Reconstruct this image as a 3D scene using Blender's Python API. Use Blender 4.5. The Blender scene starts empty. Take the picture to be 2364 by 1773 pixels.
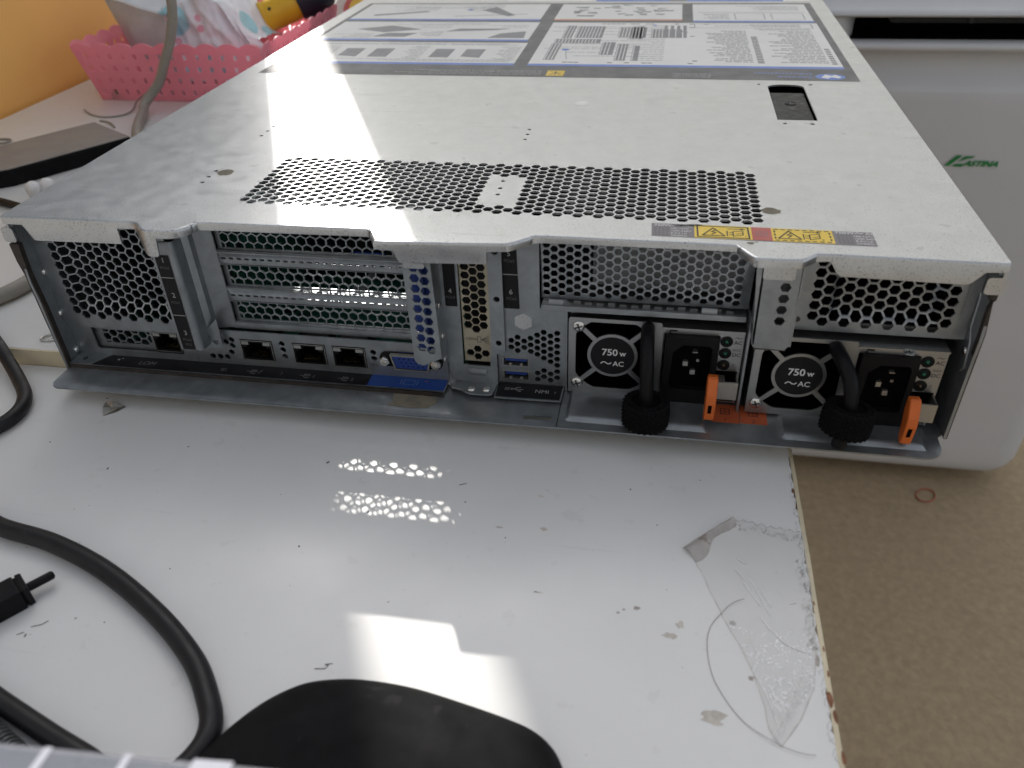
import bpy, bmesh, math, random
from mathutils import Vector, Matrix
from mathutils.geometry import delaunay_2d_cdt
random.seed(7)
S = 0.001                      # everything below is written in millimetres
R = math.radians
scene = bpy.context.scene
col = scene.collection

# ------------------------------------------------------------------ camera
cd = bpy.data.cameras.new('camera')
cam = bpy.data.objects.new('camera', cd); col.objects.link(cam)
RX = Vector((0.98428598, 0.17378529, -0.0313016))
DN = Vector((0.07582323, -0.57604385, -0.81389454))
FW = Vector((-0.15947399, 0.79873159, -0.58016884))
CP = Vector((300.99, -300.18, 230.81)) * S
m = Matrix.Identity(4)
for i in range(3):
    m[i][0], m[i][1], m[i][2], m[i][3] = RX[i], -DN[i], -FW[i], CP[i]
cam.matrix_world = m
cd.sensor_width = 36; cd.lens = 1837.6 / 2364 * 36
cd.clip_start = 0.01; cd.clip_end = 100
cd.dof.use_dof = True; cd.dof.focus_distance = 0.42; cd.dof.aperture_fstop = 13.5
scene.camera = cam

# ------------------------------------------------------------------ sky, sun, exposure
w = bpy.data.worlds.new('World'); scene.world = w; w.use_nodes = True
nt = w.node_tree; bg = nt.nodes['Background']
sky = nt.nodes.new('ShaderNodeTexSky'); sky.sky_type = 'NISHITA'; sky.sun_disc = False
sky.sun_elevation = R(34.4); sky.sun_rotation = R(334.3); sky.dust_density = 3.0; sky.air_density = 1.0
hs = nt.nodes.new('ShaderNodeHueSaturation'); hs.inputs['Saturation'].default_value = 0.25
nt.links.new(sky.outputs[0], hs.inputs['Color']); nt.links.new(hs.outputs[0], bg.inputs['Color'])
bg.inputs['Strength'].default_value = 0.15
sl = bpy.data.lights.new('sun', 'SUN'); sl.energy = 2.8; sl.angle = R(0.5); sl.color = (1.0, 0.95, 0.88)
sun = bpy.data.objects.new('sun', sl); col.objects.link(sun)
SD = Vector((0.357, -0.743, -0.566)).normalized()
sun.rotation_euler = SD.to_track_quat('-Z', 'Y').to_euler()
sun.location = (-1.0, 2.5, 2.5)
scene.view_settings.view_transform = 'Standard'; scene.view_settings.look = 'None'
scene.view_settings.exposure = 0.62; scene.view_settings.gamma = 1
scene.render.film_transparent = False
scene.cycles.max_bounces = 8; scene.cycles.use_denoising = True

# ------------------------------------------------------------------ materials
def mat(name, c, rough=.5, metal=0., amp=.12, sc=60., ramp=.08, bump=0., bsc=400., specks=None, scr=0., c2=None, spec=.5, trans=0., stretch=None, sheen=0., coat=0.):
    """c base colour; amp: tone variation; specks: list of (colour, scale, threshold, amount); c2: second colour mixed by large noise"""
    M = bpy.data.materials.new(name); M.use_nodes = True
    n = M.node_tree.nodes; l = M.node_tree.links; b = n['Principled BSDF']
    tc = n.new('ShaderNodeTexCoord'); src = tc.outputs['Object']
    if stretch:
        mp = n.new('ShaderNodeMapping'); mp.inputs['Scale'].default_value = stretch
        l.new(src, mp.inputs['Vector']); ssrc = mp.outputs[0]
    else: ssrc = src
    b.inputs['Metallic'].default_value = metal
    b.inputs['Specular IOR Level'].default_value = spec
    if trans: b.inputs['Transmission Weight'].default_value = trans
    if coat: b.inputs['Coat Weight'].default_value = coat
    if sheen: b.inputs['Sheen Weight'].default_value = sheen
    def noise(scale, detail=6, v=None, dist=0.):
        t = n.new('ShaderNodeTexNoise'); t.inputs['Scale'].default_value = scale; t.inputs['Detail'].default_value = detail
        t.inputs['Roughness'].default_value = .6; t.inputs['Distortion'].default_value = dist
        l.new(v or src, t.inputs['Vector']); return t.outputs['Fac']
    def ramp_(fac, a, bb, lo=0., hi=1.):
        r = n.new('ShaderNodeMapRange'); r.inputs['From Min'].default_value = a; r.inputs['From Max'].default_value = bb
        r.inputs['To Min'].default_value = lo; r.inputs['To Max'].default_value = hi; l.new(fac, r.inputs['Value']); return r.outputs[0]
    def mix(a, bb, fac):
        x = n.new('ShaderNodeMix'); x.data_type = 'RGBA'
        for s_, v in ((6, a), (7, bb)):
            if isinstance(v, tuple): x.inputs[s_].default_value = (*v, 1)
            else: l.new(v, x.inputs[s_])
        if isinstance(fac, float): x.inputs[0].default_value = fac
        else: l.new(fac, x.inputs[0])
        return x.outputs[2]
    lo = tuple(x * (1 - amp) for x in c); hi = tuple(min(1, x * (1 + amp)) for x in c)
    nf = noise(sc, 8, ssrc, .4)
    cur = mix(lo, hi, ramp_(nf, .3, .7))
    if c2: cur = mix(cur, c2, ramp_(noise(sc * .35, 7, ssrc, .8), .45, .75))
    for (sc_, s2, th, am) in (specks or []):
        f = ramp_(noise(s2, 3), th, th + .03, 0., am); cur = mix(cur, sc_, f)
    if scr:
        mp = n.new('ShaderNodeMapping'); mp.inputs['Rotation'].default_value = (0, 0, .5); mp.inputs['Scale'].default_value = (12, 300, 40)
        l.new(src, mp.inputs['Vector'])
        f = ramp_(noise(1.0, 4, mp.outputs[0], .3), .66, .72, 0., scr); cur = mix(cur, tuple(x * .45 for x in c), f)
    l.new(cur, b.inputs['Base Color'])
    l.new(ramp_(noise(sc * 1.7, 5, ssrc), .3, .7, max(.02, rough - ramp), min(1, rough + ramp)), b.inputs['Roughness'])
    if bump:
        bp = n.new('ShaderNodeBump'); bp.inputs['Strength'].default_value = bump; bp.inputs['Distance'].default_value = .0004
        l.new(noise(bsc, 4), bp.inputs['Height']); l.new(bp.outputs[0], b.inputs['Normal'])
    return M

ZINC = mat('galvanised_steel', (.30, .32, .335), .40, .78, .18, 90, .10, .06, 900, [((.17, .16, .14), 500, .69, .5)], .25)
LID = mat('galvanised_steel_lit', (.55, .56, .565), .36, .93, .045, 70, .05, .05, 700,  # same steel as the chassis, base colour lightened for light on the cover
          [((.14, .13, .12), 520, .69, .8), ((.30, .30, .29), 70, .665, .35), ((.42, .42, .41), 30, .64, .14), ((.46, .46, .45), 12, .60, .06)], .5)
PSUM = mat('nickel_plated_steel', (.36, .365, .365), .36, .95, .06, 60, .05, .03, 900, stretch=(4, 1, 40))
GOLD = mat('yellow_passivated_steel', (.46, .41, .31), .38, .9, .14, 80, .08, .05, 800, [((.25, .2, .12), 300, .68, .5)])
SCREW = mat('bright_zinc_screw', (.72, .72, .70), .22, 1., .1, 200)
EDGE = mat('cut_steel_edge', (.062, .052, .047), .55, .6, .3, 200)
INNER = mat('inner_steel_shade', (.018, .018, .02), .6, .5, .2, 60)  # near-black colour puts shade inside the case
SHELL = mat('port_shell_metal', (.42, .41, .38), .35, .9, .1, 200)
GREYPL = mat('grey_led_window', (.30, .31, .30), .5, 0, .1, 200)
SHIELD = mat('dull_grey_shield', (.17, .175, .18), .5, .5, .3, 40)
VOID = mat('recess_shade_black', (.0022, .0022, .0024), .8, spec=.05)  # near-black colour standing in for shade in recesses and openings
PINS = mat('gold_contacts', (.75, .58, .25), .3, 1., .1, 200)
BLK = mat('black_plastic', (.007, .007, .008), .40, 0, .25, 120, .08, .05, 900, spec=.16)
BLKM = mat('black_matte_plastic', (.008, .0083, .0087), .8, 0, .3, 60, .08, .12, 1200, [((.03, .03, .03), 55, .66, .4), ((.035, .035, .035), 240, .71, .5)], spec=.12)
RUB = mat('black_cable_rubber', (.008, .008, .0095), .5, 0, .25, 90, .08, .08, 700, [((.03, .028, .026), 160, .68, .5)], spec=.35)
BLAB = mat('black_label_print', (.009, .009, .0105), .5, 0, .15, 100, .06, .03, 800, [((.06, .06, .056), 350, .72, .5)], spec=.25)
LTXT = mat('grey_label_ink', (.42, .42, .42), .6)
MTXT = mat('mid_label_ink', (.20, .20, .20), .6)
DTXT = mat('dim_label_ink', (.11, .11, .115), .6)
WTXT = mat('white_label_ink', (.72, .72, .72), .55)
KTXT = mat('black_ink', (.03, .03, .03), .6)
BLUEL = mat('blue_label', (.010, .055, .26), .5, 0, .12, 80)
BLUEP = mat('blue_plastic', (.015, .045, .23), .4, 0, .1, 80)
ORNG = mat('orange_plastic', (.62, .13, .018), .45, 0, .08, 80, .06, .05, 600)
ORLAB = mat('orange_label', (.48, .10, .035), .55, 0, .1, 80)
VELC = mat('black_hook_and_loop', (.006, .006, .0065), .9, 0, .5, 900, .05, .8, 1500, [((.035, .035, .035), 900, .68, .6)], spec=.1)
PCB = mat('green_circuit_board', (.012, .085, .055), .4, 0, .5, 160, .1, .1, 300, [((.25, .22, .15), 180, .68, .7), ((.01, .01, .01), 90, .63, .9)])
LGREY = mat('label_grey_print', (.125, .125, .128), .48, 0, .06, 40)
LWHITE = mat('label_white_paper', (.78, .77, .75), .42, 0, .03, 40)
LBLUE = mat('label_blue_print', (.13, .23, .62), .45, 0, .05, 60)
LORNG = mat('label_orange_print', (.62, .28, .17), .45, 0, .05, 60)
LLINE = mat('label_grey_drawing', (.26, .26, .27), .5, 0, .1, 80)
LDARK = mat('label_dark_print', (.07, .07, .07), .5, 0, .1, 80)
YEL = mat('yellow_label', (.80, .56, .07), .5, 0, .05, 60)
REDL = mat('red_label', (.48, .11, .09), .5, 0, .08, 60)
PURP = mat('grey_violet_label', (.20, .18, .19), .5, 0, .08, 60)
PAPERW = mat('white_paper', (.82, .82, .78), .6, 0, .04, 60)
GLUE = mat('glue_residue', (.19, .17, .125), .8, 0, .3, 120, .05, .6, 300)
TABLE = mat('white_laminate', (.72, .715, .70), .36, 0, .035, 14, .07, .03, 250,
            [((.36, .34, .31), 420, .74, .5), ((.56, .55, .52), 40, .68, .25), ((.3, .28, .26), 170, .765, .6), ((.58, .57, .55), 90, .66, .25)], .10)
BAND = mat('cream_edge_band', (.62, .54, .38), .5, 0, .15, 60, .06, .1, 200, [((.22, .12, .07), 90, .66, .8)])
CHIPS = mat('brown_chipboard', (.22, .10, .055), .9, 0, .35, 200, .05, .6, 400)
FLOOR = mat('brown_screed', (.375, .29, .185), .75, 0, .14, 90, .1, .3, 140, [((.22, .17, .12), 22, .68, .16), ((.10, .08, .06), 60, .74, .5), ((.46, .38, .26), 60, .66, .3)])
WALLO = mat('orange_wall_paint', (.93, .52, .15), .6, 0, .05, 5, .05, .1, 60)
PANELW = mat('translucent_white_panel', (.80, .79, .76), .8, 0, .03, 4)
def translucent(M, k, c=(.92, .93, .92, 1)):
    n = M.node_tree.nodes; l = M.node_tree.links; b = n['Principled BSDF']; o = n['Material Output']
    t = n.new('ShaderNodeBsdfTranslucent'); t.inputs['Color'].default_value = c; x = n.new('ShaderNodeMixShader'); x.inputs[0].default_value = k
    l.new(b.outputs[0], x.inputs[1]); l.new(t.outputs[0], x.inputs[2]); l.new(x.outputs[0], o.inputs['Surface'])
translucent(PANELW, .52)  # lets sun through, so the unseen panel glows as a backlight
PANELB = mat('blue_grey_reflect_panel', (.36, .40, .44), .7, 0, .03, 4)
PANELG = mat('grey_slit_panel', (.45, .46, .47), .8, 0, .03, 4)
PANELD = mat('dark_blocker_paint', (.22, .22, .215), .8, 0, .05, 4)
COOL = mat('silver_white_plastic', (.555, .56, .575), .42, .0, .03, 8, .04, .02, 900)
COOLD = mat('dark_louver_plastic', (.045, .045, .045), .5)
GREEN = mat('green_print', (.003, .20, .04), .5)
PINK = mat('pink_plastic', (.95, .44, .53), .36, 0, .08, 30, .06, .06, 200, sheen=.1)
GREYT = mat('taupe_plastic', (.27, .245, .225), .5, 0, .06, 30)
CABG = mat('grey_cable_pvc', (.30, .28, .24), .5, 0, .12, 60, .06, .05, 300, [((.16, .14, .11), 120, .66, .5)])
YPL = mat('yellow_tool_plastic', (.78, .46, .02), .4, 0, .08, 40)
NAVY = mat('navy_rubber', (.012, .016, .03), .5)
WPL = mat('white_plastic', (.80, .79, .79), .4)
WIRE = mat('bright_steel_wire', (.6, .6, .58), .25, 1., .15, 200)
RUBR = mat('red_rubber_band', (.38, .12, .07), .6)
HAIR = mat('dark_fibre', (.10, .09, .08), .5)
CRUMB = mat('dark_crumbs', (.035, .03, .025), .8, 0, .4, 300)
FOIL = mat('crumpled_foil', (.6, .58, .54), .35, .7, .4, 250, .1, .6, 500)
BOXG = mat('grey_blue_glossy_plastic', (.17, .18, .21), .3, 0, .1, 30)
BOXS = mat('pale_stripe_plastic', (.55, .56, .62), .3, 0, .1, 30)
def edge_wear(M, w_, edge_x, c=(.27, .265, .25)):
    """small rust pits that get denser towards the bare rear edge and one side edge of the sheet"""
    n = M.node_tree.nodes; l = M.node_tree.links; b = n['Principled BSDF']; base = b.inputs['Base Color'].links[0].from_socket
    tc = n.new('ShaderNodeTexCoord'); sp = n.new('ShaderNodeSeparateXYZ'); l.new(tc.outputs['Object'], sp.inputs[0])
    a = n.new('ShaderNodeMapRange'); a.inputs['From Min'].default_value = w_; a.inputs['From Max'].default_value = -.006; l.new(sp.outputs['Y'], a.inputs['Value'])
    d = n.new('ShaderNodeMapRange'); d.inputs['From Min'].default_value = edge_x - .035; d.inputs['From Max'].default_value = edge_x; l.new(sp.outputs['X'], d.inputs['Value'])
    mx = n.new('ShaderNodeMath'); mx.operation = 'MAXIMUM'; l.new(a.outputs[0], mx.inputs[0]); l.new(d.outputs[0], mx.inputs[1])
    t = n.new('ShaderNodeTexNoise'); t.inputs['Scale'].default_value = 1500; t.inputs['Detail'].default_value = 2; l.new(tc.outputs['Object'], t.inputs['Vector'])
    t2 = n.new('ShaderNodeTexNoise'); t2.inputs['Scale'].default_value = 60; t2.inputs['Detail'].default_value = 3; l.new(tc.outputs['Object'], t2.inputs['Vector'])
    m1 = n.new('ShaderNodeMath'); m1.operation = 'MULTIPLY'; l.new(mx.outputs[0], m1.inputs[0]); l.new(t2.outputs['Fac'], m1.inputs[1])
    m2 = n.new('ShaderNodeMath'); m2.operation = 'MULTIPLY_ADD'; l.new(m1.outputs[0], m2.inputs[0]); m2.inputs[1].default_value = .15; l.new(t.outputs['Fac'], m2.inputs[2])
    r = n.new('ShaderNodeMapRange'); r.inputs['From Min'].default_value = .685; r.inputs['From Max'].default_value = .72; r.inputs['To Max'].default_value = .75; l.new(m2.outputs[0], r.inputs['Value'])
    x = n.new('ShaderNodeMix'); x.data_type = 'RGBA'; l.new(r.outputs[0], x.inputs[0]); l.new(base, x.inputs[6]); x.inputs[7].default_value = (*c, 1); l.new(x.outputs[2], b.inputs['Base Color'])
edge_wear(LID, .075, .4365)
# clear tape
TAPE = mat('clear_tape', (.82, .81, .79), .12, 0, .03, 60, .12, .8, 160, [((.55, .48, .42), 120, .70, .5)], spec=.6)
def alpha(M, a):
    n = M.node_tree.nodes; n['Principled BSDF'].inputs['Alpha'].default_value = a
alpha(TAPE, .30)
# wrapper film: white with teal blobs and pink dots
def film():
    M = mat('printed_wrapper_film', (.80, .83, .87), .30, 0, .05, 30, .06, .25, 90)
    n = M.node_tree.nodes; l = M.node_tree.links; b = n['Principled BSDF']
    base = b.inputs['Base Color'].links[0].from_socket
    tc = n.new('ShaderNodeTexCoord')
    for colr, sc_, th, off in (((.36, .68, .76), 21, .36, 0.), ((.80, .40, .50), 30, .13, 3.3)):
        mp = n.new('ShaderNodeMapping'); mp.inputs['Location'].default_value = (off, off, off); l.new(tc.outputs['Object'], mp.inputs['Vector'])
        v = n.new('ShaderNodeTexVoronoi'); v.inputs['Scale'].default_value = sc_; v.inputs['Randomness'].default_value = .85; l.new(mp.outputs[0], v.inputs['Vector'])
        r = n.new('ShaderNodeMapRange'); r.inputs['From Min'].default_value = th; r.inputs['From Max'].default_value = th - .04
        l.new(v.outputs['Distance'], r.inputs['Value'])
        x = n.new('ShaderNodeMix'); x.data_type = 'RGBA'; l.new(r.outputs[0], x.inputs[0]); l.new(base, x.inputs[6]); x.inputs[7].default_value = (*colr, 1); base = x.outputs[2]
    l.new(base, b.inputs['Base Color']); return M
FILM = film()
FILMG = mat('grey_wrapper_film', (.50, .55, .58), .4, 0, .12, 40, .06, .3, 120)
# translucent pink basket
translucent(PINK, .5, (1.0, .50, .58, 1))

# ------------------------------------------------------------------ mesh helpers
class Plane:
    """2-D drawing plane in space: origin o, axes u, v (mm)"""
    def __init__(s, o, u, v): s.o, s.u, s.v = Vector(o), Vector(u).normalized(), Vector(v).normalized(); s.n = s.u.cross(s.v)
    def p(s, a, b, h=0.): return s.o + s.u * a + s.v * b + s.n * h
def rear(y): return Plane((0, y, 0), (1, 0, 0), (0, 0, 1))          # faces the viewer, (x, z)
def flat(z): return Plane((0, 0, z), (1, 0, 0), (0, 1, 0))          # faces up, (x, y)
_txt = {}
def text_mesh(s, bold):
    k = (s, bold)
    if k not in _txt:
        c = bpy.data.curves.new('t', 'FONT'); c.body = s; c.size = 1; c.resolution_u = 3; c.offset = bold
        o = bpy.data.objects.new('t', c); me = bpy.data.meshes.new_from_object(o)
        _txt[k] = ([tuple(v.co[:2]) for v in me.vertices], [tuple(p.vertices) for p in me.polygons])
        bpy.data.objects.remove(o); bpy.data.curves.remove(c); bpy.data.meshes.remove(me)
    return _txt[k]
class MB:
    def __init__(s): s.v, s.f, s.m = [], [], []
    def add(s, vs, fs, mi=0):
        k = len(s.v); s.v += [tuple(x) for x in vs]; s.f += [tuple(i + k for i in f) for f in fs]; s.m += [mi] * len(fs); return s
    def box(s, x0, y0, z0, x1, y1, z1, mi=0):
        v = [(x, y, z) for z in (z0, z1) for y in (y0, y1) for x in (x0, x1)]
        return s.add(v, [(0, 2, 3, 1), (4, 5, 7, 6), (0, 1, 5, 4), (2, 6, 7, 3), (0, 4, 6, 2), (1, 3, 7, 5)], mi)
    def prism(s, pl, poly, h0, h1, mi=0):
        n = len(poly); v = [pl.p(a, b, h0) for a, b in poly] + [pl.p(a, b, h1) for a, b in poly]
        return s.add(v, [tuple(range(n))[::-1], tuple(range(n, 2 * n))] + [(i, (i + 1) % n, n + (i + 1) % n, n + i) for i in range(n)], mi)
    def poly(s, pl, poly, h=0., mi=0): return s.add([pl.p(a, b, h) for a, b in poly], [tuple(range(len(poly)))], mi)
    def rect(s, pl, a0, b0, a1, b1, h=0., mi=0): return s.poly(pl, [(a0, b0), (a1, b0), (a1, b1), (a0, b1)], h, mi)
    def stroke(s, pl, pts, wd, h=0., mi=0, closed=False):
        q = pts + [pts[0]] if closed else pts
        for (a, b), (c, d) in zip(q, q[1:]):
            dx, dy = c - a, d - b; L = math.hypot(dx, dy) or 1; nx, ny = -dy / L * wd / 2, dx / L * wd / 2; ex, ey = dx / L * wd * .3, dy / L * wd * .3
            s.poly(pl, [(a - nx - ex, b - ny - ey), (c - nx + ex, d - ny + ey), (c + nx + ex, d + ny + ey), (a + nx - ex, b + ny - ey)], h, mi)
        return s
    def text(s, pl, t, a, b, size, h=.05, mi=0, align='c', sx=1., shear=0., bold=0., rot=0.):
        vs, fs = text_mesh(t, bold); xs = [x for x, _ in vs] or [0]
        w0, w1 = min(xs), max(xs); off = {'c': -(w0 + w1) / 2, 'l': -w0, 'r': -w1}[align]; cr, sr = math.cos(rot), math.sin(rot); o = []
        for x, y in vs:
            X, Y = ((x + off) + shear * y) * size * sx, y * size
            o.append(pl.p(a + X * cr - Y * sr, b + X * sr + Y * cr, h))
        return s.add(o, fs, mi)
    def tube(s, path, r, n=12, mi=0, cap=True):
        P = [Vector(p) for p in path]; rs = r if isinstance(r, (list, tuple)) else [r] * len(P); k = len(s.v); up = None; rings = []
        for i, p in enumerate(P):
            t = (P[min(i + 1, len(P) - 1)] - P[max(i - 1, 0)]).normalized()
            if up is None: up = t.orthogonal().normalized()
            up = (up - t * up.dot(t)).normalized(); b = t.cross(up)
            rings.append([p + (up * math.cos(2 * math.pi * j / n) + b * math.sin(2 * math.pi * j / n)) * rs[i] for j in range(n)])
        v = [x for rg in rings for x in rg]; f = [(i * n + j, i * n + (j + 1) % n, (i + 1) * n + (j + 1) % n, (i + 1) * n + j) for i in range(len(P) - 1) for j in range(n)]
        if cap: f += [tuple(range(n))[::-1], tuple(range((len(P) - 1) * n, len(P) * n))]
        return s.add(v, f, mi)
    def lathe(s, o, ax, prof, n=24, mi=0, bumpf=None):
        """prof: list of (radius, height along axis)"""
        ax = Vector(ax).normalized(); u = ax.orthogonal().normalized(); b = ax.cross(u); o = Vector(o); v = []; f = []
        for i, (r, h) in enumerate(prof):
            for j in range(n):
                a = 2 * math.pi * j / n; rr = r + (bumpf(i, j) if bumpf else 0)
                v.append(o + ax * h + (u * math.cos(a) + b * math.sin(a)) * rr)
        for i in range(len(prof) - 1):
            for j in range(n): f.append((i * n + j, i * n + (j + 1) % n, (i + 1) * n + (j + 1) % n, (i + 1) * n + j))
        f += [tuple(range(n))[::-1], tuple(range((len(prof) - 1) * n, len(prof) * n))]
        return s.add(v, f, mi)
    def grid(s, fn, nu, nv, mi=0, closed_u=False):
        v = [fn(i / nu, j / nv) for j in range(nv + 1) for i in range(nu + (0 if closed_u else 1))]; W = nu if closed_u else nu + 1
        return s.add(v, [(j * W + i, j * W + (i + 1) % W, (j + 1) * W + (i + 1) % W, (j + 1) * W + i) for j in range(nv) for i in range(nu)], mi)
    def plate(s, outer, holes, fn, t, extra=(), mi=0):
        """sheet with real openings: outer outline and hole outlines in 2-D, fn(u, v, depth) -> point"""
        vs, es = [], []
        for lp in [outer] + list(holes):
            k = len(vs); n = len(lp); vs += [Vector(p) for p in lp]; es += [(k + i, k + (i + 1) % n) for i in range(n)]
        vs += [Vector(p) for p in extra]
        ov, oe, of, *_ = delaunay_2d_cdt(vs, es, [], 1, 1e-5)
        cell = {}
        for h in holes:
            xs_, ys_ = [p[0] for p in h], [p[1] for p in h]
            for i in range(int(min(xs_) // 8), int(max(xs_) // 8) + 1):
                for j in range(int(min(ys_) // 8), int(max(ys_) // 8) + 1): cell.setdefault((i, j), []).append(h)
        def inside(x, y, h):
            r = False
            for i in range(len(h)):
                (a, b_), (c, d) = h[i - 1], h[i]
                if (b_ > y) != (d > y) and x < (c - a) * (y - b_) / (d - b_) + a: r = not r
            return r
        keep = []
        for f in of:
            cx, cy = sum(ov[i][0] for i in f) / 3, sum(ov[i][1] for i in f) / 3
            if not any(inside(cx, cy, h) for h in cell.get((int(cx // 8), int(cy // 8)), [])): keep.append(tuple(f))
        of = keep
        n = len(ov); cnt = {}
        for f in of:
            for a, b in zip(f, f[1:] + f[:1]): cnt.setdefault((min(a, b), max(a, b)), []).append((a, b))
        v = [fn(p[0], p[1], 0.) for p in ov] + [fn(p[0], p[1], t) for p in ov]
        fs = [tuple(f) for f in of] + [tuple(i + n for i in reversed(f)) for f in of]
        for e in cnt.values():
            if len(e) == 1: a, b = e[0]; fs.append((b, a, a + n, b + n))
        return s.add(v, fs, mi)
    def build(s, name, mats, parent=None, smooth=None, bevel=None, org=None, sub=0):
        me = bpy.data.meshes.new(name)
        base = Vector(org) if org is not None else Vector((0, 0, 0))
        me.from_pydata([(Vector(p) - base) * S for p in s.v], [], s.f)
        for M in (mats if isinstance(mats, (list, tuple)) else [mats]): me.materials.append(M)
        me.polygons.foreach_set('material_index', s.m)
        b = bmesh.new(); b.from_mesh(me); bmesh.ops.recalc_face_normals(b, faces=b.faces); b.to_mesh(me); b.free()
        if smooth is not None: me.shade_smooth(); me.set_sharp_from_angle(angle=R(smooth))
        o = bpy.data.objects.new(name, me); col.objects.link(o); o.location = base * S
        if parent is not None: attach(o, parent)
        if bevel:
            bv = o.modifiers.new('b', 'BEVEL'); bv.width = bevel * S; bv.segments = 2; bv.limit_method = 'ANGLE'; bv.angle_limit = R(40)
        if sub:
            sb = o.modifiers.new('s', 'SUBSURF'); sb.levels = sub; sb.render_levels = sub
        return o
def wloc(o):
    p = Vector(o.location)
    while o.parent: p = p + o.parent.location; o = o.parent
    return p
def attach(o, parent): o.location = Vector(o.location) - wloc(parent); o.parent = parent
def thing(name, label, cat, loc, group=None):
    o = bpy.data.objects.new(name, None); col.objects.link(o); o.location = Vector(loc) * S; o.empty_display_size = .02
    return tag(o, label, cat, group)
def tag(o, label, cat, group=None):
    o['label'] = label; o['category'] = cat
    if group: o['group'] = group
    return o
def struct(o): o['kind'] = 'structure'; return o
def clip(poly, x0, y0, x1, y1):
    for ax, lim, sg in ((0, x0, 1), (0, x1, -1), (1, y0, 1), (1, y1, -1)):
        out = []
        for i, p in enumerate(poly):
            q = poly[i - 1]; pi, qi = (p[ax] - lim) * sg >= 0, (q[ax] - lim) * sg >= 0
            if pi != qi:
                t = (lim - q[ax]) / (p[ax] - q[ax]); out.append((q[0] + (p[0] - q[0]) * t, q[1] + (p[1] - q[1]) * t))
            if pi: out.append(p)
        poly = out
        if len(poly) < 3: return []
    return poly
def hexa(cx, cy, ff, flat_top=True):
    r = ff / math.sqrt(3); a0 = 0 if flat_top else math.pi / 6
    return [(cx + r * math.cos(a0 + k * math.pi / 3), cy + r * math.sin(a0 + k * math.pi / 3)) for k in range(6)]
def rrect(x0, y0, x1, y1, r, n=4):
    o = []
    for cx, cy, a in ((x1 - r, y1 - r, 0), (x0 + r, y1 - r, 90), (x0 + r, y0 + r, 180), (x1 - r, y0 + r, 270)):
        o += [(cx + r * math.cos(R(a + 90 * k / n)), cy + r * math.sin(R(a + 90 * k / n))) for k in range(n + 1)]
    return o
def circ(cx, cy, r, n=16): return [(cx + r * math.cos(2 * math.pi * k / n), cy + r * math.sin(2 * math.pi * k / n)) for k in range(n)]
def ngridpts(x0, y0, x1, y1, st): return [(x0 + i * st, y0 + j * st) for i in range(1, int((x1 - x0) / st)) for j in range(1, int((y1 - y0) / st))]
def smooth01(t): t = max(0., min(1., t)); return t * t * (3 - 2 * t)
def spline(pts, n=8):
    P = [Vector(p) for p in pts]; out = []
    for i in range(len(P) - 1):
        p0, p1, p2, p3 = P[max(i - 1, 0)], P[i], P[i + 1], P[min(i + 2, len(P) - 1)]
        for k in range(n):
            t = k / n; out.append(.5 * ((2 * p1) + (p2 - p0) * t + (2 * p0 - 5 * p1 + 4 * p2 - p3) * t * t + (3 * p1 - p0 - 3 * p2 + p3) * t ** 3))
    return out + [P[-1]]
def noise3(x, y, z=0.):
    from mathutils import noise
    return noise.noise(Vector((x, y, z)))

# ================================================================== the room, with unseen panels added to shape the light
b = MB(); b.box(-1700, -1800, -700, 1900, 1400, -680); struct(b.build('floor', FLOOR))
b = MB(); b.box(-376, -260, -680, -356, 830, 150); struct(b.build('orange_wall', WALLO))
b = MB(); b.box(-376, -260, 150, -356, 830, 720); struct(b.build('lid_reflect_panel', PANELB))  # unseen panel added to give the lid's left side a dim reflection
b = MB(); b.box(-1700, 1200, -680, -435, 1210, 1180); struct(b.build('sun_slit_panel', PANELG))  # unseen panel added to hold back the sun left of the slit
b = MB(); b.box(-382, 1200, -680, 1900, 1210, 1180); struct(b.build('sun_slit_panel', PANELW))  # unseen translucent panel added: blocks direct sun and glows onto the lid
b = MB(); b.box(-1700, -1420, -680, 1900, -1400, 1300); struct(b.build('camera_side_blocker', PANELD))  # unseen wall added behind the camera to cut light on the rear face

# ================================================================== tables
def table(name, label, x0, y0, x1, y1, top, band_sides, legs, rough_edge=False):
    t = thing(name, label, 'table', ((x0 + x1) / 2, (y0 + y1) / 2, -680))
    th = 18
    if rough_edge:                                   # right edge of the laminate is chipped
        pts = [(x0, y0), (x1, y0)]; y = y0
        while y < y1 - 2: y += random.uniform(1.2, 3.2); pts.append((x1 - .15 - abs(noise3(y * .11, 3)) ** 2 * 2.2 - (random.random() < .12) * random.uniform(.3, .9), y))
        pts[-1] = (x1, y1); pts.append((x0, y1))
        MB().plate(pts, [], lambda u, v, w_: (u, v, top - w_), 1.0).build('laminate_sheet', TABLE, t)
        MB().box(x0, y0, top - th, x1 - .2, y1, top - 1.0).build('chipboard_core', CHIPS, t)
    else:
        MB().box(x0, y0, top - th, x1, y1, top).build('tabletop', TABLE, t, bevel=.4)
    if 'f' in band_sides: MB().box(x0, y0 - 1.2, top - th - .2, x1, y0 - .02, top - .25).build('edge_band', BAND, t)
    if 'r' in band_sides:
        q = MB(); n = 120
        def f(u, v):
            y = y0 + (y1 - y0) * v; dx = noise3(y * .05, 9) * .35; k = [(0, -th), (0, 0.05), (1.7, 0.0), (1.7, -th)][int(round(u * 3))]
            return (x1 - .15 + k[0] + dx * (k[0] > 0), y, top + k[1] + noise3(y * .12, 5) * .12)
        q.grid(f, 3, n); q.build('edge_band', BAND, t)
    for lx, ly in legs: MB().box(lx - 15, ly - 15, -680, lx + 15, ly + 15, top - th).build('leg', WPL, t)
    return t
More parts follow.
